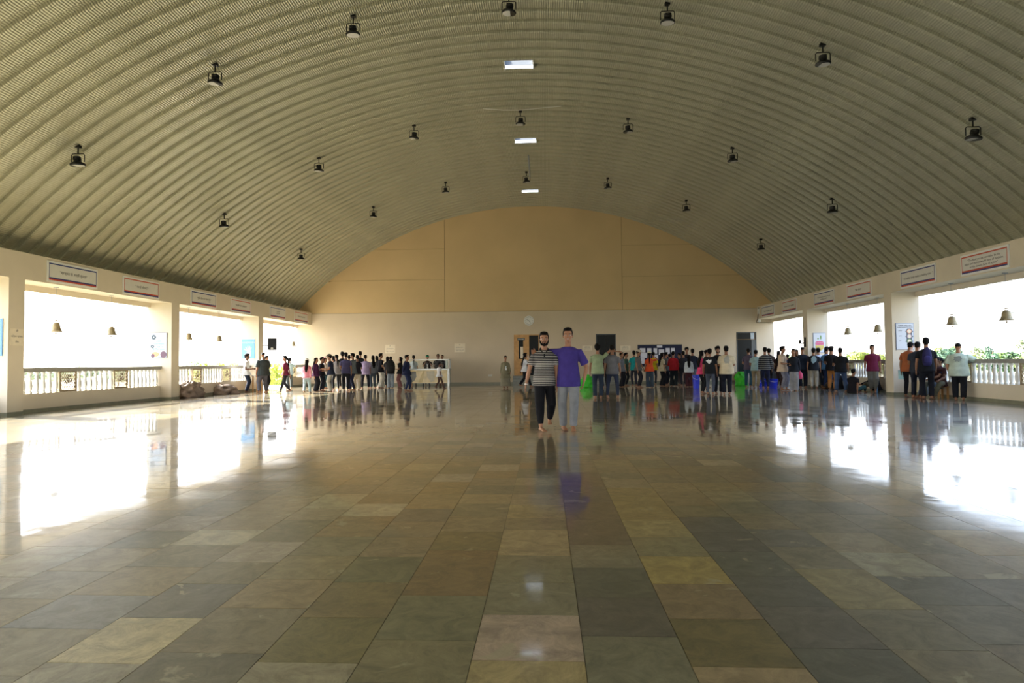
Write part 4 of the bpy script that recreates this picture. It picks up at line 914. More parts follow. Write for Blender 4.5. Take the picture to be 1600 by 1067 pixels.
def torso(b, S, H, P, off=0.0, z0=-.035, flare=0.0, n=16, waist=0.0):
    T = TF if P.get('fem') else TM; bulk = P.get('bulk', 1.0); R = [(z, rx, ry) for z, rx, ry in T if z > z0 + .012 and (not off or z > -.02)]
    zz = [t[0] for t in T]; rx0 = np.interp(z0, zz, [t[1] for t in T]); ry0 = np.interp(z0, zz, [t[2] for t in T]); R = [(z0 - .014, rx0 + flare / H, ry0 + flare * 1.7 / H), (z0 + .004, rx0 + flare * .9 / H, ry0 + flare * 1.6 / H)] + [(z_, x_ + (.006 if off and z_ < .03 else 0), y_ + (.014 if off and z_ < .03 else 0)) for z_, x_, y_ in R]
    pts = [spine_at(S, H, r[0]) for r in R]; bk = [bulk if r[0] < .24 else 1 + (bulk - 1) * .5 for r in R]
    lo = [off if r[0] > .24 else off + waist for r in R]
    if off:
        R[-2] = (.273, .096 if not P.get('fem') else .086, .060); R[-1] = (.292, .070 if not P.get('fem') else .058, .052); R.append((.304, .048, .046)); lo[-2] = off * .8; lo[-1] = .010; lo.append(.004); bk.append(1)
        pts = [spine_at(S, H, r[0]) if r[0] <= .305 else spine_at(S, H, .305) + S['headup'] * (r[0] - .305) * H for r in R]
    b.loft(pts, [r[1] * H * k + o for r, k, o in zip(R, bk, lo)], [r[2] * H * k + o for r, k, o in zip(R, bk, lo)], n=n, round0=False, round1=not off)
def make_body(S, H, P, fine=False):
    b = MB(); bulk = P.get('bulk', 1.0); fem = P.get('fem'); torso(b, S, H, P); head(b, S, H, fine); bm = 1 + (bulk - 1) * .7
    for s in (-1, 1):
        sh, el, wr = S['sh'][s], S['el'][s], S['wr'][s]; q = (.88 if fem else 1.0) * H / 1.75 * bm
        b.loft([S['spine'][5] + np.array([s * .03 * H, 0, .01 * H]), sh, sh * .55 + el * .45, el, el * .7 + wr * .3, wr], [.050 * q, .052 * q, .045 * q, .038 * q, .039 * q, .024 * q], [.050 * q, .052 * q, .045 * q, .037 * q, .038 * q, .021 * q], n=12)
        hand(b, wr, S['hd'][s], s, H, fine)
        hp, kn, an = S['hip'][s], S['kn'][s], S['an'][s]; q = H / 1.75 * bm
        b.loft([hp + (0, 0, .02 * H), hp * .7 + kn * .3, kn, kn * .68 + an * .32, an], [.088 * q, .082 * q, .056 * q, .056 * q, .036 * q], [.090 * q, .084 * q, .060 * q, .060 * q, .038 * q], n=12)
        foot(b, an, S['fy'][s], H, fine, 1.0 if S['an'][s][2] > .055 * H else 0)
    return b
def make_top(S, H, P, kind, fine=False):
    # kind: tee, long, kurta, crop, jacket, sleeveless
    b = MB(); off = {'tee': .020, 'long': .020, 'kurta': .022, 'crop': .014, 'jacket': .030, 'over': .034, 'loose': .026, 'blouse': .016}[kind]; z0 = {'tee': -.055, 'long': -.05, 'kurta': -.06, 'crop': .04, 'jacket': -.06, 'over': -.085, 'loose': -.078, 'blouse': -.03}[kind]
    fem = P.get('fem'); torso(b, S, H, P, off, z0, .040 if z0 < 0 else .006, waist=.008 if kind in ('tee', 'long', 'jacket') else (.018 if kind == 'over' else 0))
    bulk = 1 + (P.get('bulk', 1) - 1) * .7
    for s in (-1, 1):
        sh, el, wr = S['sh'][s], S['el'][s], S['wr'][s]; q = (.9 if fem else 1) * H / 1.75 * bulk; w = {'over': 1.22, 'jacket': 1.15, 'loose': 1.14}.get(kind, 1.0)
        st = S['spine'][5] + np.array([s * .03 * H, 0, .004 * H])
        if kind in ('long', 'jacket', 'kurta'):
            b.loft([st, sh, sh * .5 + el * .5, el, el * .5 + wr * .5, el * .06 + wr * .94], [.056 * q * w, .060 * q * w, .058 * q * w, .052 * q * w, .046 * q * w, .038 * q * w], [.062 * q * w, .066 * q * w, .058 * q * w, .052 * q * w, .046 * q * w, .036 * q * w], n=12, round1=False)
        else:
            e = {'tee': .62, 'crop': .5, 'over': .82, 'loose': .80, 'blouse': .85}[kind]; en = sh * (1 - e) + el * e
            b.loft([st, sh, sh * .5 + en * .5, en], [.055 * q * w, .060 * q * w, .064 * q * w, .066 * q * w], [.056 * q * w, .062 * q * w, .064 * q * w, .066 * q * w], n=12, round1=False)
    if kind == 'kurta':
        p = S['spine'][0]; b.loft([p + (0, 0, .02 * H), p - (0, 0, .10 * H), p - (0, 0, .22 * H)], [.128 * H, .148 * H, .166 * H], [.10 * H, .135 * H, .155 * H], n=16, round0=False, round1=False)
    if kind in ('jacket',) or P.get('hood'):
        b.ell(S['neck'] + (0, .05 * H / 1.75, -.01), (.09, .06, .05), 10, 6)
    return b
def make_bottom(S, H, P, kind, fine=False):
    # slim, jean, wide, jogger, skirt
    b = MB(); bulk = P.get('bulk', 1.0); torso(b, S, H, P, .010, -.035, 0); b = MB()
    T = TF if P.get('fem') else TM
    pts = [spine_at(S, H, z) for z in (-.04, .0, .045, .055)]; b.loft(pts, [.094 * H * bulk + .008, .099 * H * bulk + .010, .093 * H * bulk + .010, .090 * H * bulk], [.07 * H * bulk + .006, .071 * H * bulk + .010, .066 * H * bulk + .010, .064 * H * bulk], n=16, round0=True, round1=False)
    q = H / 1.75 * (1 + (bulk - 1) * .8)
    rad = {'slim': (.088, .090, .066, .062, .046), 'jean': (.090, .097, .078, .074, .064), 'wide': (.092, .101, .094, .092, .098), 'jogger': (.090, .100, .088, .078, .050), 'skirt': (.1, .1, .1, .1, .1)}[kind]
    if kind == 'skirt':
        p = S['spine'][0]; az = .07 * H; b.loft([p, p - (0, 0, .15 * H), p * np.array([1, 1, .45]) + (0, 0, 0), (p[0], p[1], az)], [.10 * H * bulk, .122 * H * bulk, .135 * H * bulk, .15 * H * bulk], [.085 * H * bulk, .11 * H * bulk, .125 * H * bulk, .14 * H * bulk], n=18, round1=False); return b
    for s in (-1, 1):
        hp, kn, an = S['hip'][s], S['kn'][s], S['an'][s]
        end = kn * .02 + an * .98 if kind != 'wide' else an - (0, 0, .02 * H)
        if kind == 'jogger': end = kn * .12 + an * .88
        P5 = [hp + (0, 0, .02 * H), hp * .72 + kn * .28, kn, kn * .6 + an * .4, end]
        b.loft(P5, [r * q for r in rad], [r * q * 1.02 for r in rad], n=14, round1=False)
    return b
def make_hair(S, H, style, P):
    b = MB(); pt = S['pt']; k = S['k']; U = S['headup']; ang = math.atan2(-U[1], U[2]); rot = np.array([[1, 0, 0], [0, math.cos(ang), -math.sin(ang)], [0, math.sin(ang), math.cos(ang)]])
    def E(x, y, t, rx, ry, rz, n=14): b.ell(pt(x, y, t), (rx * k, ry * k, rz * k), n, 9, rot)
    puff = {'curly': 1.13, 'bald': .99}.get(style, 1.0)
    if style == 'buzz':
        E(0, .012, .70, .079, .096, .075); return b
    E(0, .024, .70, .086 * puff, .098 * puff, .088 * puff); E(0, -.016, .93, .074 * puff, .086 * puff, .040 * puff)
    if style in ('short', 'curly', 'main'):
        E(0, .055, .42, .066 * puff, .052, .055)
        for s in (-1, 1): E(s * .070, -.005, .62, .014, .035, .035)
    if style == 'curly':
        r_ = random.Random(4)
        for _ in range(26):
            a = r_.uniform(0, 2 * PI); e = r_.uniform(.1, 1.3); E(.08 * math.cos(a) * math.cos(e), .02 + .09 * math.sin(a) * math.cos(e), .72 + .38 * math.sin(e), .026, .026, .026, 8)
    if style in ('long', 'wavy'):
        w = 1.25 if style == 'wavy' else 1.0
        nb = S['neck']; back = -S['headfw']
        b.loft([pt(0, .04, .6), pt(0, .065, .25), nb + back * .10 * k - U * .06 * k, nb + back * .150 * k - np.array([0, 0, .20 * k]), nb + back * .165 * k - np.array([0, 0, .33 * k])], [.080 * k, .080 * k * w, .085 * k * w, .080 * k * w, .045 * k * w], [.045 * k, .040 * k, .035 * k, .03 * k, .02 * k], n=14)
        for s in (-1, 1): E(s * .068, .015, .45, .022, .045, .075)
    if style in ('pony', 'braid', 'bun', 'tied'):
        E(0, .06, .45, .062, .045, .05)
        for s in (-1, 1): E(s * .068, .01, .62, .014, .04, .035)
    if style in ('pony', 'braid'):
        nb = S['neck']; back = -S['headfw']; L = .34 if style == 'braid' else .26; w = .022 if style == 'braid' else .036
        b.ell(pt(0, .115, .62), (.03 * k,) * 3, 8, 6)
        b.loft([pt(0, .11, .62), pt(0, .13, .35), nb + back * .14 * k - np.array([0, 0, .08 * k]), nb + back * .165 * k - np.array([0, 0, L * k])], [w * .7 * k, w * k, w * k, w * .4 * k], [w * .7 * k, w * k, w * .8 * k, w * .4 * k], n=10)
    if style == 'bun': b.ell(pt(0, .10, .80), (.045 * k, .04 * k, .04 * k), 10, 7)
    return b
def make_cap(S, kind):
    b = MB(); pt = S['pt']; k = S['k']; U = S['headup']; ang = math.atan2(-U[1], U[2]); rot = np.array([[1, 0, 0], [0, math.cos(ang), -math.sin(ang)], [0, math.sin(ang), math.cos(ang)]])
    b.ell(pt(0, .006, .84), (.093 * k, .112 * k, .074 * k), 16, 9, rot); b.ell(pt(0, .006, .76), (.087 * k, .105 * k, .035 * k), 16, 6, rot)
    if kind == 'cap': b.ell(pt(0, -.12, .72), (.06 * k, .062 * k, .010 * k), 12, 5, rot)
    return b
def queue(o_name, key, builder, voxel, sm, m, parent, color=None):
    if key not in JOBS: JOBS[key] = (builder(), voxel, sm)
    o = bpy.data.objects.new(o_name, None); o = None
    WAIT.append((o_name, key, m, parent, color))
PLACED = []
def place(g):
    # keep everyone inside the hall and an arm's breadth apart: whoever stands behind steps back along the line of sight
    k = min(1.0, 36.0 / g[1]); g = g * np.array([k, k, 1]); sgn = 1
    if 34.2 < g[1] and -8 < g[0] < -5.1: g = g * np.array([35.55 / g[1], 35.55 / g[1], 1])
    for _ in range(40):
        if all(math.hypot(g[0] - q[0], g[1] - q[1]) > .46 for q in PLACED): break
        n = g * np.array([1 + sgn * .10 / g[1], 1 + sgn * .10 / g[1], 1])
        if n[1] > 36.1: sgn = -1; continue
        g = n
    g[0] = max(min(g[0], 12.45), -13.75); PLACED.append(g); return g
def person(px, py, ytop, face, pose, top, tcol, bot, bcol, hair, label, skin='m', cap=None, capcol=None, topm=None, group=None, eyes=None, Hfix=None, extra=None, xyz=None, depth=None):
    P = dict(pose); sitting = P.get('ph', .525) < .45
    g = ground(px, py); g = place(g)
    if Hfix: H = Hfix
    else: H = min(max(onY(px, ytop, g[1])[2] / P.get('hf', 1.0), 1.2), 1.92)
    H = round(H / .03) * .03
    t = thing('person', label, 'person', (g[0], g[1], 0), math.radians(face) - math.atan2(g[0], g[1]), group)
    key0 = (H, tuple(sorted((k, str(v_)) for k, v_ in P.items())))
    S = skeleton(H, P); tmp = MB(); head(tmp, S, H, False)
    queue('body', ('body', key0), lambda: make_body(S, H, P), .016, 2, M['skin'], t, lin(SKIN[skin]))
    tk = top
    queue('shirt' if top not in ('jacket', 'kurta') else top, ('top', key0, top), lambda: make_top(S, H, P, tk), .017, 3, topm or M['cloth'], t, lin(tcol))
    queue('skirt' if bot == 'skirt' else 'trousers', ('bot', key0, bot), lambda: make_bottom(S, H, P, bot), .018, 3, M['cloth'], t, lin(bcol))
    queue('hair', ('hair', key0, hair), lambda: make_hair(S, H, hair, P), .012, 2, M['hair'], t)
    if cap: queue('cap', ('cap', key0, cap), lambda: make_cap(S, cap), .012, 2, M['cloth'], t, lin(capcol))
    fa = abs((face + 180) % 360 - 180)
    if fa < 110:
        pt = S['pt']; k = S['k']; e_ = MB()
        for s in (-1, 1): e_.ell(pt(s * .034, -.083, .515), (.013 * k, .007 * k, .006 * k), 8, 5); e_.loft([pt(s * .016, -.090, .60), pt(s * .036, -.089, .615), pt(s * .055, -.076, .60)], .004 * k, .004 * k, side=(0, 0, 1), n=5)
        link('eyes', e_.mesh('eyes', True), M['hair'], t)
        link('mouth', MB().loft([pt(-.022, -.082, .245), pt(0, -.090, .24), pt(.022, -.082, .245)], .005 * k, .005 * k, side=(0, 0, 1), n=6).mesh('mouth', True), M['lip'], t)
    S['bulk'] = P.get('bulk', 1.0); S['off'] = {'over': .034}.get(top, .020)
    if extra: extra(t, S, H)
    return t, S, H
M['lip'] = mat('lip', (140, 78, 66), .5, vary=.05)
def flush_people():
    names = {}; tmp = {}
    for key, (b, vox, sm) in JOBS.items():
        me = b.mesh('raw'); o = bpy.data.objects.new('raw', me); COL.objects.link(o)
        r = o.modifiers.new('r', 'REMESH'); r.mode = 'VOXEL'; r.voxel_size = vox; r.adaptivity = 0
        s = o.modifiers.new('s', 'SMOOTH'); s.iterations = sm; s.factor = .5
        tmp[key] = o
    dg = bpy.context.evaluated_depsgraph_get()
    out = {}
    for key, o in tmp.items():
        me = bpy.data.meshes.new_from_object(o.evaluated_get(dg)); me.shade_smooth(); me.name = 'figure_' + str(key[0]); out[key] = me
    for o in tmp.values():
        me = o.data; bpy.data.objects.remove(o); bpy.data.meshes.remove(me)
    for (nm, key, m, parent, color) in WAIT:
        me = out[key]; o = bpy.data.objects.new(nm, me); COL.objects.link(o)
        if not me.materials: me.materials.append(m)
        o.material_slots[0].link = 'OBJECT'; o.material_slots[0].material = m
        o.parent = parent
        if color: o.color = color

# ---- accessories (parts or separate things)
def held(name, label, cat, t, loc, me, m, rot=(0, 0, 0), color=None):
    R_ = Matrix.Rotation(t.rotation_euler.z, 4, 'Z'); w = t.location + (R_ @ Vector(loc)); o = link(name, me, m, None, w, (rot[0], rot[1], rot[2] + t.rotation_euler.z), color); tag(o, label, cat); return o
def backpack(col, label, w=.15, h=.24):
    def fx(t, S, H):
        p = S['spine'][4] * .6 + S['spine'][3] * .4; b = MB(); b.loft([(0, 0, -h), (0, 0, -h * .3), (0, 0, h * .5), (0, 0, h)], [w, w * 1.08, w * .98, w * .6], [.10, .12, .10, .06], n=14)
        o = held('backpack', label, 'backpack', t, (p[0], p[1] + .20, p[2]), b.mesh('backpack', True), M['cloth'], (-S['tilt'] * -1, 0, 0), lin(col))
        pk = MB().loft([(0, .11, -h * .8), (0, .12, -h * .2), (0, .10, 0)], [w * .7, w * .75, w * .5], [.03, .04, .02], n=10); link('front_pocket', pk.mesh('front_pocket', True), M['cloth'], o, color=lin([c * 1.25 for c in col]))
        for s in (-1, 1): link('strap', MB().loft([(s * .09, -.06, h * .9), (s * .10, -.16, h * .9), (s * .12, -.17, h * .2)], .022, .008, n=6).mesh('strap', True), M['cloth'], o, color=lin(col))
    return fx
def lanyard(col):
    def fx(t, S, H):
        n_ = S['neck']; k = H / 1.75
        b = MB(); b.loft([n_ + np.array([-.06 * k, -.02, -.0]), n_ + np.array([-.05 * k, -.125 * k, -.12 * k]), n_ + np.array([0, -.15 * k, -.34 * k])], .014, .005, n=6); b.loft([n_ + np.array([.06 * k, -.02, 0]), n_ + np.array([.05 * k, -.125 * k, -.12 * k]), n_ + np.array([0, -.15 * k, -.34 * k])], .014, .005, n=6)
        link('lanyard', b.mesh('lanyard', True), M['thing'], t, color=lin(col)); link('badge', MB().box(-.04, .04, -.165 * k, -.155 * k, -.47 * k + n_[2], -.35 * k + n_[2]).mesh('badge'), M['white'], t)
    return fx
def printed(col, w, h, jag=0):
    # pale print on the back of a top
    def fx(t, S, H):
        p = S['spine'][4]; r_ = random.Random(int(w * 1000)); b = MB(); n = 18; pts = []
        for i in range(n):
            a = 2 * PI * i / n; q = 1 - jag * r_.random(); pts.append((w * q * math.cos(a), h * q * math.sin(a)))
        V_ = []; 
        bulk = t.get('_bulk', 1.0)
        for (x, z) in pts:
            yy = math.sqrt(max(1 - (x / .26) ** 2, 0)) * (.066 * H * S['bulk'] + S['off'] + .008) ; V_.append((p[0] + x, p[1] + yy + .004, p[2] + z)); 
        c = [(x_, y_ + .006, z_) for x_, y_, z_ in V_]; m_ = MB().add(V_ + c, [tuple(range(n)), tuple(range(n, 2 * n))[::-1]] + [(i, (i + 1) % n, (i + 1) % n + n, i + n) for i in range(n)])
        link('shirt_print', m_.mesh('shirt_print'), M['thing'], t, color=lin(col))
    return fx
def handheld(name, label, cat, side, size, col, off=(0, -.02, -.05)):
    def fx(t, S, H):
        p = S['wr'][side] + S['hd'][side] * .07 + np.array(off); b = MB()
        if cat in ('bag', 'tote bag'): b.loft([(0, 0, .12), (0, 0, 0), (0, 0, -size[2])], [size[0] * .3, size[0], size[0] * .9], [size[1] * .3, size[1], size[1]], n=12)
        else: b.box(-size[0], size[0], -size[1], size[1], -size[2], size[2])
        held(name, label, cat, t, p, b.mesh(name, cat == 'bag'), M['thing'], (0, 0, 0), lin(col))
    return fx
def both(*fs):
    def fx(t, S, H):
        for f_ in fs: f_(t, S, H)
    return fx
FE = {'fem': True}
def ps(legs='stand', ar='down', al='down', **k): d = dict(legs=legs, ar=ar, al=al); d.update(k); return d
BLK, NAVY, DGREY = (30, 30, 34), (34, 42, 62), (60, 64, 72)
Q1 = 'people queueing on the left'; Q2 = 'people at the notice board'; Q3 = 'people gathered on the right'
CROWD = [
 (385, 613.5, 553.5, 80, ps('stand', 'fwd', 'fwd'), 'tee', (232, 234, 236), 'jean', (40, 48, 66), 'short', 'man in white tee and navy trousers beside the hand poster', dict(skin='d')),
 (411, 613.5, 551.5, 210, ps('wide', 'fwd', 'down', bulk=1.32), 'over', (58, 66, 66), 'jean', (96, 96, 104), 'buzz', 'large man in loose dark shirt and grey trousers under the loudspeaker', dict()),
 (416, 610, 556, 60, ps('stand'), 'tee', (60, 52, 58), 'slim', BLK, 'short', 'mostly hidden person behind the large man in dark shirt', dict(skin='l')),
 (446, 614, 557, 250, ps('walk', 'walkb', 'down', **FE), 'blouse', (112, 42, 66), 'slim', (38, 42, 46), 'pony', 'woman in maroon top and black trousers walking through the gateway light', dict()),
 (452.5, 607, 559.5, 190, ps('stand', 'rail', 'down'), 'tee', (176, 200, 210), 'jean', (78, 86, 88), 'short', 'man in pale blue shirt leaning on the short balustrade', dict()),
 (479.5, 615, 561, 165, ps('walk', 'walkb', 'walkf', **FE), 'long', (205, 30, 80), 'jean', (150, 172, 182), 'long', 'woman in pink checked top, white cap and light jeans', dict(topm='plaid', cap='cap', capcol=(225, 222, 215))),
 (493.5, 612, 560, 60, ps('stand', 'down', 'fwd', **FE), 'long', (74, 40, 74), 'wide', (34, 36, 44), 'wavy', 'long-haired woman in purple top and wide dark trousers', dict()),
 (502.5, 611.5, 559, 70, ps('wide', 'fwd', 'fwd', **FE), 'tee', (34, 34, 40), 'jean', (36, 40, 48), 'tied', 'woman in black tee reaching both hands toward the capped man', dict()),
 (507.5, 607, 559.5, 60, ps('stand', 'fwd', 'fwd', **FE), 'long', (222, 220, 218), 'jean', (62, 92, 104), 'long', 'woman in white top with pink hair bow in the queue', dict(bow=1)),
 (517, 612, 554.5, 262, ps('stand', 'fwd', 'fwd', lean=8), 'tee', (38, 44, 62), 'wide', (176, 174, 164), 'short', 'capped man in navy polo and pale grey trousers handing something over', dict(cap='cap', capcol=(90, 82, 70))),
 (521, 607, 556.5, 250, ps('stand', **FE), 'tee', (34, 34, 38), 'slim', BLK, 'long', 'dark-haired person just behind the capped navy polo man', dict()),
 (526, 609.5, 555.5, 200, ps('relax', 'fwd', 'down', **FE), 'tee', (180, 176, 176), 'slim', (30, 32, 36), 'pony', 'woman in grey-white top holding a peach jacket', dict(bag=('folded_jacket', 'peach jacket carried by the woman in grey-white top', 'jacket', -1, (.10, .06, .20), (228, 160, 136)))),
 (535, 606, 551, 190, ps('stand'), 'tee', (32, 32, 36), 'slim', BLK, 'curly', 'tall curly-haired person in black behind the purple-grey tee man', dict()),
 (540.5, 610.5, 551.5, 183, ps('stand', 'down', 'phone'), 'tee', (78, 74, 108), 'jean', (34, 34, 40), 'short', 'man in purple-grey tee with his back turned, left queue', dict()),
 (545.5, 606.5, 555.5, 170, ps('stand'), 'tee', (44, 40, 44), 'jean', (38, 40, 48), 'short', 'dark-haired person between the purple-grey and grey tee men', dict()),
 (551.5, 610.5, 552.5, 250, ps('relax', 'phone', 'phone'), 'tee', (120, 128, 130), 'jean', (42, 46, 72), 'short', 'man in grey tee and navy track pants with side stripe', dict()),
 (558.5, 609.5, 556, 190, ps('relax', 'fwd', 'down', **FE), 'tee', (52, 48, 52), 'wide', (200, 186, 164), 'short', 'person in black tee and beige wide trousers in the left queue', dict()),
 (563, 605.5, 550, 185, ps('stand'), 'long', (40, 42, 46), 'slim', BLK, 'short', 'tallest person in dark shirt in the left queue', dict()),
 (571, 607, 555.5, 180, ps('wide'), 'over', (170, 154, 192), 'jean', (30, 32, 42), 'short', 'person in lilac shirt and black trousers seen from behind', dict()),
 (583, 606.5, 556, 195, ps('stand', 'down', 'fwd', **FE), 'long', (96, 102, 116), 'jean', (84, 96, 108), 'long', 'woman in grey patterned top and grey-blue jeans in queue', dict(topm='dots')),
 (589, 605, 557, 200, ps('stand', **FE), 'long', (30, 30, 34), 'slim', BLK, 'long', 'person in black between patterned top woman and cream trousers man', dict()),
 (594.5, 606.5, 552.5, 110, ps('stand', 'cross', 'face'), 'tee', (38, 38, 46), 'wide', (206, 202, 190), 'short', 'man in black tee and cream trousers with hand at his mouth', dict()),
 (605.5, 604, 558, 180, ps('stand', **FE), 'tee', (46, 46, 50), 'slim', (40, 42, 48), 'long', 'long-haired woman just left of the black backpack', dict()),
 (610.5, 606.5, 558, 180, ps('stand', 'fwd', 'down', **FE), 'tee', (46, 46, 48), 'wide', (150, 160, 170), 'pony', 'woman wearing a large black backpack and light blue-grey trousers', dict(pack=((34, 33, 32), 'large black backpack on the back of the queue woman', .21, .27))),
 (625.5, 605.5, 558.5, 250, ps('stand', 'face', 'fwd', nod=-12, **FE), 'tee', (36, 34, 34), 'wide', (152, 102, 100), 'long', 'woman in black top and dusty pink trousers drinking', dict()),
 (635.5, 611, 555.5, 75, ps('relax', 'behind', 'down', bulk=1.12), 'jacket', (34, 40, 66), 'slim', (40, 48, 76), 'short', 'man in navy track jacket with orange lanyard by the counter', dict(lan=(226, 90, 40))),
 (646.5, 600.5, 556, 185, ps('stand', **FE), 'tee', (206, 212, 222), 'slim', (60, 60, 60), 'braid', 'woman in white top with long braid at the counter\'s left end', dict()),
 (668, 600.5, 555.5, 0, ps('stand', 'face', 'face'), 'tee', (44, 38, 34), 'slim', BLK, 'short', 'server in green cap and dark tee behind the food counter', dict(cap='cap', capcol=(20, 120, 84), lan=(200, 205, 210))),
 (684.5, 600.5, 554, 5, ps('stand', 'table', 'table'), 'tee', (58, 54, 48), 'slim', BLK, 'short', 'bearded server in dark tee behind the counter, second from right', dict(skin='d')),
 (691.5, 599.5, 554.5, 330, ps('stand'), 'tee', (36, 30, 30), 'slim', BLK, 'buzz', 'server in dark tee at the right end of the food counter', dict()),
 (686.5, 607.5, 566, 110, ps('walk', 'down', 'down'), 'tee', (206, 204, 204), 'slim', (92, 70, 60), 'short', 'boy in white tee and brown trousers walking before the counter', dict(skin='d')),
 (790, 606.5, 557, 10, ps('stand', 'walkb', 'walkf', bulk=1.15, **FE), 'kurta', (122, 116, 92), 'skirt', (132, 126, 106), 'tied', 'woman in olive-grey kurta walking near the wooden door', dict(lan=(215, 225, 228))),
 (820.5, 605, 552, 110, ps('walk', 'walkf', 'walkb', **FE), 'tee', (214, 216, 222), 'jean', (30, 32, 38), 'long', 'long-haired woman in white top behind the striped polo man', dict()),
 (934.5, 622.5, 538.5, 178, ps('stand', ((.75, .05, .75), (1, .0, -.12)), 'down'), 'tee', (142, 156, 122), 'jean', (42, 52, 66), 'curly', 'man in olive green tee gripping his friend\'s neck', dict()),
 (957.5, 622, 541, 180, ps('wide'), 'tee', (106, 106, 110), 'slim', (46, 54, 74), 'short', 'man in grey tee and navy jeans, his neck held by friend', dict()),
 (945.5, 606, 552, 200, ps('stand', **FE), 'tee', (62, 34, 40), 'slim', BLK, 'long', 'person in dark red seen between the green and grey tee men', dict()),
 (971.5, 604.5, 551, 60, ps('stand', 'head', 'down', **FE), 'tee', (112, 116, 124), 'wide', (30, 30, 36), 'tied', 'woman in speckled grey top shading her eyes with a hand', dict(topm='dots', group=Q2)),
 (978.5, 603, 552, 80, ps('stand', 'down', 'face', **FE), 'tee', (74, 96, 84), 'slim', BLK, 'pony', 'person in dark green behind the speckled top woman, black bag', dict(bag=('shoulder_bag', 'small black bag hanging beside the woman in dark green', 'bag', 1, (.10, .05, .14), (30, 30, 34)))),
 (991.5, 603.5, 549, 200, ps('stand', 'fwd', 'down'), 'tee', (36, 150, 150), 'slim', (56, 56, 66), 'short', 'man in bright teal tee left of the notice board', dict()),
 (997.5, 605.5, 548, 75, ps('close', 'down', 'walkf', nod=6), 'tee', (96, 96, 92), 'slim', (44, 42, 46), 'short', 'man in grey-brown tee and beige cap reading the board', dict(cap='cap', capcol=(196, 188, 170))),
 (1015.5, 605.5, 550, 180, ps('stand', 'head', 'down', **FE), 'tee', (206, 82, 44), 'wide', (62, 74, 86), 'pony', 'woman in orange tee, cream cap and flared grey trousers', dict(cap='cap', capcol=(216, 208, 178))),
 (1021.5, 601.5, 550.5, 170, ps('stand', **FE), 'tee', (214, 190, 40), 'slim', (50, 50, 56), 'short', 'person in yellow top hidden behind the orange tee woman', dict()),
 (1035, 603.5, 551.5, 120, ps('stand', 'down', 'fwd', **FE), 'tee', (196, 186, 156), 'wide', (28, 28, 34), 'long', 'woman in beige tee and black trousers below the notice board', dict()),
 (1041, 602.5, 551, 110, ps('stand', 'fwd', 'fwd'), 'tee', (96, 102, 108), 'slim', (34, 36, 46), 'short', 'man in grey top just behind the beige tee woman', dict()),
 (1047, 600.5, 553.5, 180, ps('stand'), 'tee', (40, 40, 48), 'slim', BLK, 'short', 'dark-clothed person left of the red shirt under the board', dict()),
 (1052.5, 603.5, 550, 165, ps('stand', 'down', 'fwd'), 'long', (160, 32, 42), 'wide', (36, 44, 48), 'short', 'person in dark red shirt and wide black trousers', dict()),
 (1063, 602, 552.5, 300, ps('stand', 'fwd', 'fwd'), 'tee', (40, 38, 40), 'slim', (80, 70, 70), 'short', 'person in dark clothes facing left beside the red shirt', dict()),
 (1068.5, 603.5, 549.5, 190, ps('stand'), 'tee', (44, 46, 54), 'slim', (52, 52, 60), 'short', 'person in dark tee and grey trousers left of white crop top', dict()),
 (1077, 604.5, 556, 182, ps('stand', 'down', 'down', **FE), 'long', (198, 208, 216), 'wide', (74, 42, 50), 'long', 'woman in white cropped shirt and maroon wide trousers', dict()),
 (1074, 602, 543, 5, ps('stand'), 'long', (36, 38, 46), 'slim', BLK, 'curly', 'tall curly-haired man in dark jacket facing the camera', dict()),
 (1083, 603, 546, 185, ps('stand'), 'long', (36, 42, 56), 'jean', (130, 136, 152), 'short', 'man in dark jacket and light grey-blue jeans by the blue bin', dict()),
 (1097, 615, 548.5, 130, ps('close', 'fwd', 'cross', **FE), 'tee', (206, 66, 110), 'slim', (26, 28, 32), 'long', 'young woman in pink tee and black leggings', dict()),
 (1104.5, 605, 547.5, 90, ps('stand'), 'tee', (32, 32, 36), 'slim', BLK, 'short', 'person in black half hidden behind pink tee woman', dict()),
 (1110, 616.5, 545.5, 170, ps('stand'), 'tee', (30, 32, 36), 'slim', (76, 82, 96), 'short', 'man in black tee with white back print and grey jeans', dict(prt=((222, 224, 226), .14, .09, .55))),
 (1122.5, 615, 543, 12, ps('stand', 'down', 'fwd'), 'tee', (28, 28, 32), 'jean', (32, 32, 38), 'curly', 'bearded man in black with glasses facing the camera', dict(beard=1)),
 (1136, 616.5, 541.5, 186, ps('stand', 'fwd', 'fwd', bulk=1.14), 'over', (214, 200, 170), 'jean', (28, 30, 40), 'short', 'man in oversized cream tee with back print, black trousers', dict(prt=((170, 168, 156), .13, .17, .35))),
 (1170, 605.5, 545, 170, ps('relax', 'down', 'fwd', lean=10, nod=15), 'tee', (84, 76, 92), 'jean', (52, 84, 100), 'short', 'man in dusky purple tee and teal jeans bowing his head', dict()),
 (1181, 606, 547, 165, ps('stand', 'down', 'fwd', lean=8, nod=12), 'tee', (150, 176, 176), 'jean', (150, 134, 104), 'short', 'man in pale mint shirt and khaki trousers', dict()),
 (1196.5, 607, 544, 180, ps('stand'), 'long', (30, 32, 38), 'slim', (36, 42, 66), 'short', 'man in black striped sweater and navy jeans', dict(topm='sweater')),
 (1203, 603, 545.5, 190, ps('stand', 'down', 'table', lean=8), 'tee', (66, 56, 50), 'slim', (40, 40, 44), 'short', 'man in brown tee behind the striped sweater man', dict()),
 (1223.5, 610, 542, 80, ps('relax', 'fwd', 'fwd'), 'over', (206, 184, 162), 'jogger', (128, 128, 142), 'short', 'man in beige tee and grey-blue track pants facing right', dict()),
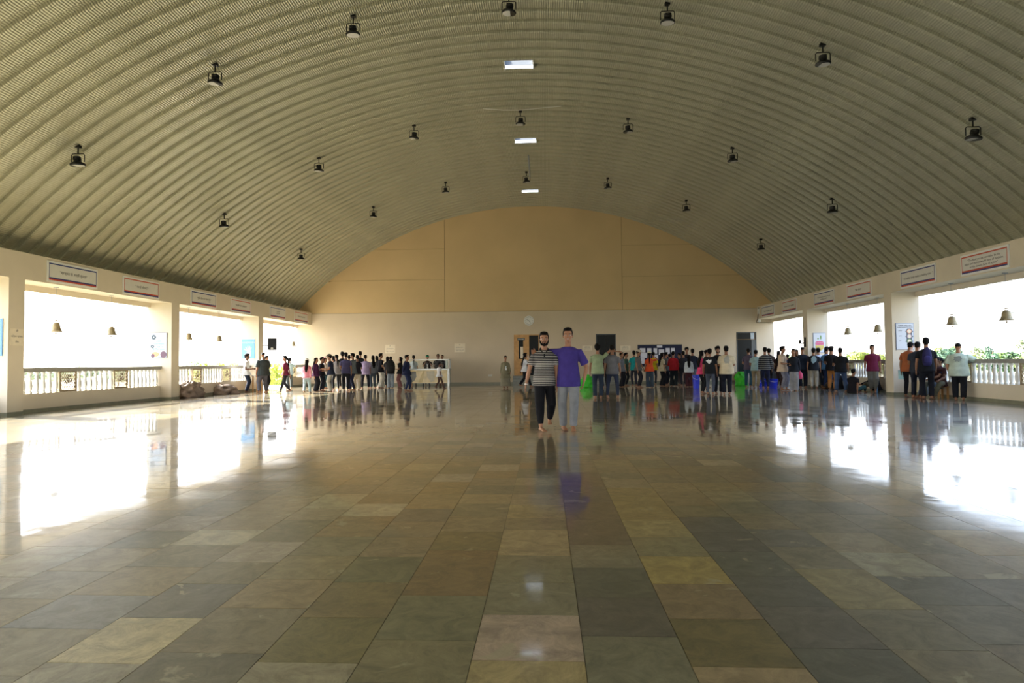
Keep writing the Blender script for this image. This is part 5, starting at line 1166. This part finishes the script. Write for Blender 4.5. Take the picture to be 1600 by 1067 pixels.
 (1217.5, 605, 549, 150, ps('stand', **FE), 'tee', (60, 40, 40), 'slim', (70, 50, 46), 'pony', 'ponytailed person hidden behind the beige tee man', dict()),
 (1231.5, 601, 554, 200, ps('stand', **FE), 'tee', (34, 44, 72), 'jean', (32, 44, 76), 'short', 'short person in navy between beige tee man and hoodie woman', dict()),
 (1241, 610.5, 546.5, 5, ps('close', 'fwd', 'down', **FE), 'long', (32, 36, 44), 'wide', (156, 156, 160), 'long', 'woman in black hoodie and wide grey trousers facing the camera', dict(bag=('pink_bag', 'small pink bag held by the woman in black hoodie', 'bag', 1, (.10, .07, .13), (230, 80, 130)))),
 (1246, 604, 547.5, 350, ps('stand', **FE), 'tee', (40, 42, 50), 'slim', BLK, 'long', 'person mostly hidden behind the black hoodie woman', dict()),
 (1255, 606.5, 542.5, 185, ps('stand', bulk=1.15), 'long', (28, 36, 50), 'jean', (26, 30, 40), 'buzz', 'broad man dressed all in dark navy by the apple poster', dict()),
 (1272.5, 607, 544.5, 182, ps('stand'), 'tee', (28, 30, 36), 'jean', (166, 158, 140), 'short', 'man in black tee with large pale back print, beige trousers', dict(prt=((130, 156, 166), .12, .19, .3))),
 (1286.5, 605, 544, 190, ps('stand', 'fwd', 'fwd', lean=8), 'tee', (212, 220, 236), 'slim', (30, 34, 44), 'short', 'man in white tee and black trousers below the apple poster', dict()),
 (1300.5, 609.5, 542.5, 165, ps('stand', 'fwd', 'fwd'), 'tee', (28, 28, 32), 'jean', (178, 122, 66), 'short', 'man in black tee and brown-orange trousers, back turned', dict(cap='flat', capcol=(50, 44, 40))),
 (1314.5, 613, 544, 182, ps('wide', 'down', 'fwd', bulk=1.1), 'tee', (24, 26, 30), 'jean', (66, 84, 116), 'short', 'man in black tee and blue jeans, second right of poster', dict()),
 (1320, 606, 542, 150, ps('stand', 'fwd', 'table'), 'tee', (104, 160, 222), 'jean', (60, 80, 124), 'short', 'man in bright blue shirt half hidden by black tees', dict()),
 (1330, 605.5, 545, 130, ps('stand', 'fwd', 'fwd', lean=14, nod=10), 'tee', (40, 42, 62), 'slim', (30, 32, 46), 'short', 'person in dark navy leaning forward with a beige tote', dict(bag=('tote_bag', 'beige tote bag hanging from the leaning navy person', 'tote bag', 1, (.13, .05, .3), (196, 176, 148)))),
 (1342, 606.5, 542, 10, ps('stand', 'face', 'face'), 'long', (34, 38, 66), 'slim', (26, 28, 38), 'short', 'man in navy shirt raising both hands to his face', dict()),
 (1364.5, 613.5, 540, 5, ps('close', 'down', 'down'), 'tee', (104, 34, 62), 'jogger', (104, 104, 100), 'short', 'youth in maroon tee and grey trousers facing the camera', dict()),
 (1421, 620.5, 534, 160, ps('stand', 'fwd', 'down', lean=16, nod=22), 'tee', (156, 90, 56), 'slim', (26, 26, 32), 'short', 'man in rust-brown tee holding a pale blue booklet', dict(bag=('booklet', 'pale blue striped booklet in the rust tee man\'s hand', 'booklet', 1, (.09, .012, .15), (150, 196, 206)))),
 (1434.5, 622, 534, 170, ps('relax', 'down', 'cross', lean=12, nod=15), 'tee', (46, 52, 64), 'jean', (30, 34, 46), 'short', 'man in dark grey tee squeezed between rust tee and backpack', dict()),
 (1449.5, 623.5, 528.5, 185, ps('stand', 'walkf', 'down'), 'tee', (26, 28, 34), 'jean', (26, 28, 36), 'short', 'tall man in black with navy backpack, back turned', dict(pack=((44, 42, 84), 'navy and purple backpack worn by the tall man', .12, .22))),
 (1499.5, 625.5, 537, 176, ps('stand', 'rail', 'pocket', bulk=1.22), 'over', (176, 188, 172), 'jean', (24, 26, 32), 'buzz', 'heavyset man in pale green printed tee leaning on the railing', dict(prt=((130, 140, 136), .15, .10, .45))),
]
SEATED = [
 (1469, 622, 553, 330, ps('sit', 'knee', 'table', ph=.28, py=.10, lean=16), 1.74, 'tee', (66, 40, 38), 'jean', (98, 96, 78), 'short', 'seated man in dark brown tee and olive trousers by backpack man', dict(skin='d')),
 (1490, 621.5, 553, 300, ps('sit', 'knee', 'knee', ph=.28, py=.12), 1.68, 'tee', (40, 40, 56), 'jean', (140, 156, 178), 'short', 'seated person in light jeans hidden behind pale green tee', dict()),
 (1337, 613.5, 576, 150, ps('floor', 'prop', 'knee', ph=.07, py=.12, lean=10), 1.62, 'tee', (30, 28, 34), 'slim', (52, 84, 88), 'tied', 'person sitting on the floor in black top and teal trousers', dict()),
 (1353, 607, 584, 230, ps('lounge', 'prop', 'knee', ph=.07, py=.12, lean=-4), 1.6, 'tee', (30, 32, 38), 'slim', (36, 40, 44), 'short', 'person in dark clothes sitting low beside the teal trousers', dict()),
 (1380, 612.5, 570, 255, ps('floor', 'knee', 'knee', ph=.10, py=.10, lean=16), 1.68, 'long', (28, 28, 32), 'slim', (96, 92, 76), 'short', 'hunched seated person in black against the right pillar', dict()),
]
def spread(row):
    px, py, yt, face, pose, top, tc_, bot, bc_, hair, label, o = row; ex = []
    if 'pack' in o: ex.append(backpack(*o['pack']))
    if 'lan' in o: ex.append(lanyard(o['lan']))
    if 'prt' in o: ex.append(printed(*o['prt']))
    if 'bag' in o: ex.append(handheld(*o['bag']))
    if 'bow' in o: ex.append(lambda t, S, H: link('hair_bow', MB().ell(S['pt'](-.03, .03, 1.02), (.05, .03, .03), 8, 6).ell(S['pt'](.05, .03, 1.02), (.05, .03, .03), 8, 6).mesh('hair_bow', True), M['thing'], t, color=lin((235, 90, 150))))
    if 'beard' in o: ex.append(lambda t, S, H: link('beard', MB().loft([S['pt'](-.06, -.03, .34), S['pt'](-.05, -.065, .14), S['pt'](0, -.085, .06), S['pt'](.05, -.065, .14), S['pt'](.06, -.03, .34)], .018, .016, n=8).mesh('beard', True), M['hair'], t))
    person(px, py, yt, face, pose, top, tc_, bot, bc_, hair, label, skin=o.get('skin', 'm'), cap=o.get('cap'), capcol=o.get('capcol'), topm=M[o['topm']] if 'topm' in o else None, group=o.get('group'), extra=both(*ex) if ex else None)
for row in sorted(CROWD, key=lambda r: -r[1]): spread(row)
for (px, py, yt, face, pose, Hs, top, tc_, bot, bc_, hair, label, o) in SEATED:
    t, S, H = person(px, py, yt, face, pose, top, tc_, bot, bc_, hair, label, skin=o.get('skin', 'm'), Hfix=Hs)
    if pose['ph'] > .2:
        st = thing('stool', 'low stool under the ' + label.replace(' by backpack man', '').replace(' hidden behind pale green tee', ''), 'stool', t.location); z = pose['ph'] * Hs - .10; R_ = Matrix.Rotation(t.rotation_euler.z, 4, 'Z'); st.location = t.location + R_ @ Vector((0, pose['py'] * Hs, 0))
        link('seat', MB().box(-.17, .17, -.17, .17, z - .03, z).mesh('seat'), M['wood'], st)
        for sx in (-.14, .14):
            for sy in (-.14, .14): link('leg', MB().box(sx - .015, sx + .015, sy - .015, sy + .015, 0, z - .03).mesh('leg'), M['wood'], st)

# ---- the two men in front
def hero(px, py, H, face, P, label, skin):
    g = ground(px, py); t = thing('person', label, 'person', (g[0], g[1], 0), math.radians(face)); S = skeleton(H, P); tmp = MB(); head(tmp, S, H, True)
    queue('body', ('body', label), lambda: make_body(S, H, P, True), .0068, 3, M['skin'], t, lin(skin)); return t, S
def face_parts(t, S, beard, smile):
    pt = S['pt']; k = S['k']; e = MB(); ir = MB(); br = MB()
    for s in (-1, 1):
        e.ell(pt(s * .034, -.0835, .515), (.014 * k, .008 * k, .0075 * k), 10, 6); ir.ell(pt(s * .034, -.0895, .515), (.0062 * k, .004 * k, .0065 * k), 8, 6)
        br.loft([pt(s * .014, -.094, .60), pt(s * .034, -.093, .622), pt(s * .058, -.076, .60)], [.0035 * k, .0045 * k, .003 * k], [.005 * k, .006 * k, .003 * k], side=(0, 0, 1), n=6)
    link('eyes', e.mesh('eyes', True), M['board_face'], t); link('irises', ir.mesh('irises', True), M['hair'], t); link('eyebrows', br.mesh('eyebrows', True), M['hair'], t)
    lp = MB().loft([pt(-.026, -.080, .25 + .02 * smile), pt(-.010, -.093, .247), pt(.010, -.093, .247), pt(.026, -.080, .25 + .02 * smile)], [.003 * k, .006 * k, .006 * k, .003 * k], [.004 * k, .005 * k, .005 * k, .004 * k], side=(0, 0, 1), n=8)
    link('lips', lp.mesh('lips', True), M['lip'], t)
    if smile: link('teeth', MB().loft([pt(-.014, -.0945, .256), pt(0, -.0975, .253), pt(.014, -.0945, .256)], .0035 * k, .004 * k, side=(0, 0, 1), n=6).mesh('teeth', True), M['white'], t)
    if beard:
        b = MB()
        b.loft([pt(-.069, -.012, .44), pt(-.063, -.040, .26), pt(-.045, -.068, .12), pt(0, -.088, .05), pt(.045, -.068, .12), pt(.063, -.040, .26), pt(.069, -.012, .44)], [.008 * k, .013 * k, .018 * k, .022 * k, .018 * k, .013 * k, .008 * k], [.010 * k, .016 * k, .02 * k, .022 * k, .02 * k, .016 * k, .010 * k], side=(0, -1, 0), n=10)
        b.loft([pt(-.034, -.078, .22), pt(-.026, -.090, .31), pt(0, -.101, .325), pt(.026, -.090, .31), pt(.034, -.078, .22)], .006 * k, .0055 * k, side=(0, -1, 0), n=8)
        b.ell(pt(0, -.088, .17), (.016 * k, .01 * k, .014 * k), 8, 6)
        queue('beard', ('beard', t.name), lambda: b, .006, 1, M['hair'], t)
PA = dict(legs=((-.045, -.10, 0, 22), (.055, .15, .045, 0)), ar=((.30, .0, -1), (.22, -.12, -1)), al=((.10, -.02, -1), (.0, -.12, -1)))
tA, SA = hero(851.5, 671.5, 1.80, 2, PA, 'bearded man in black and white striped polo, walking barefoot', (172, 126, 96))
queue('polo_shirt', ('poloA',), lambda: make_top(SA, 1.80, PA, 'tee', True), .011, 3, M['polo'], tA)
queue('trousers', ('trA',), lambda: make_bottom(SA, 1.80, PA, 'jogger', True), .011, 3, M['cloth'], tA, lin((24, 24, 28)))
queue('hair', ('hairA',), lambda: make_hair(SA, 1.80, 'main', PA), .007, 2, M['hair'], tA)
face_parts(tA, SA, True, False)
nk = SA['neck']
queue('collar', ('colA',), lambda: MB().loft([nk + (0, .074, .030), nk + (-.064, .040, .026), nk + (-.078, -.02, .012), nk + (-.055, -.085, -.020), nk + (-.016, -.112, -.075)], [.010, .012, .014, .014, .010], [.020, .022, .024, .024, .014], n=8).loft([nk + (0, .074, .030), nk + (.064, .040, .026), nk + (.078, -.02, .012), nk + (.055, -.085, -.020), nk + (.016, -.112, -.075)], [.010, .012, .014, .014, .010], [.020, .022, .024, .024, .014], n=8).box(-.014, .014, nk[1] - .140, nk[1] - .115, nk[2] - .19, nk[2] - .07), .007, 1, M['cloth'], tA, lin((28, 28, 32)))
PB = dict(legs=((-.055, .02, 0, 16), (.045, -.05, 0, 2)), ar=((.74, .66, -.02), (.58, -.78, .05)), al=((.46, .14, -1), (-.20, -.22, -1)))
tB, SB = hero(889, 671.5, 1.87, -3, PB, 'smiling taller man in purple tee with an arm round his friend', (170, 122, 92))
queue('tee_shirt', ('teeB',), lambda: make_top(SB, 1.87, PB, 'loose', True), .011, 3, M['cloth'], tB, lin((70, 58, 134)))
queue('trousers', ('trB',), lambda: make_bottom(SB, 1.87, PB, 'jean', True), .011, 3, M['cloth'], tB, lin((134, 136, 140)))
queue('hair', ('hairB',), lambda: make_hair(SB, 1.87, 'main', PB), .007, 2, M['hair'], tB)
face_parts(tB, SB, False, True)
for s, S_, t_, c_, nm in ((-1, SA, tA, (225, 215, 205), 'white bracelet'), (1, SA, tA, (205, 50, 40), 'red and white thread bracelet')):
    p = S_['wr'][s]; d = S_['hd'][s]; b = MB().loft([p - d * .012, p + d * .012], [.034] * 2, [.031] * 2, n=14, round0=False, round1=False); o = link('bracelet', b.mesh('bracelet', True), M['thing'], t_, color=lin(c_)); o['label'] = nm
flush_people()

# lettering becomes ordinary meshes
dg = bpy.context.evaluated_depsgraph_get()
pairs = [(o, m, bpy.data.meshes.new_from_object(o.evaluated_get(dg))) for o, m in TEXTS]
for o, m, me in pairs:
    nm, pa, lo, ro, lab = o.name.split('.')[0], o.parent, o.location.copy(), o.rotation_euler.copy(), None
    cu = o.data; bpy.data.objects.remove(o); bpy.data.curves.remove(cu)
    if not me.materials: me.materials.append(m)
    link(nm, me, None, pa, lo, ro)
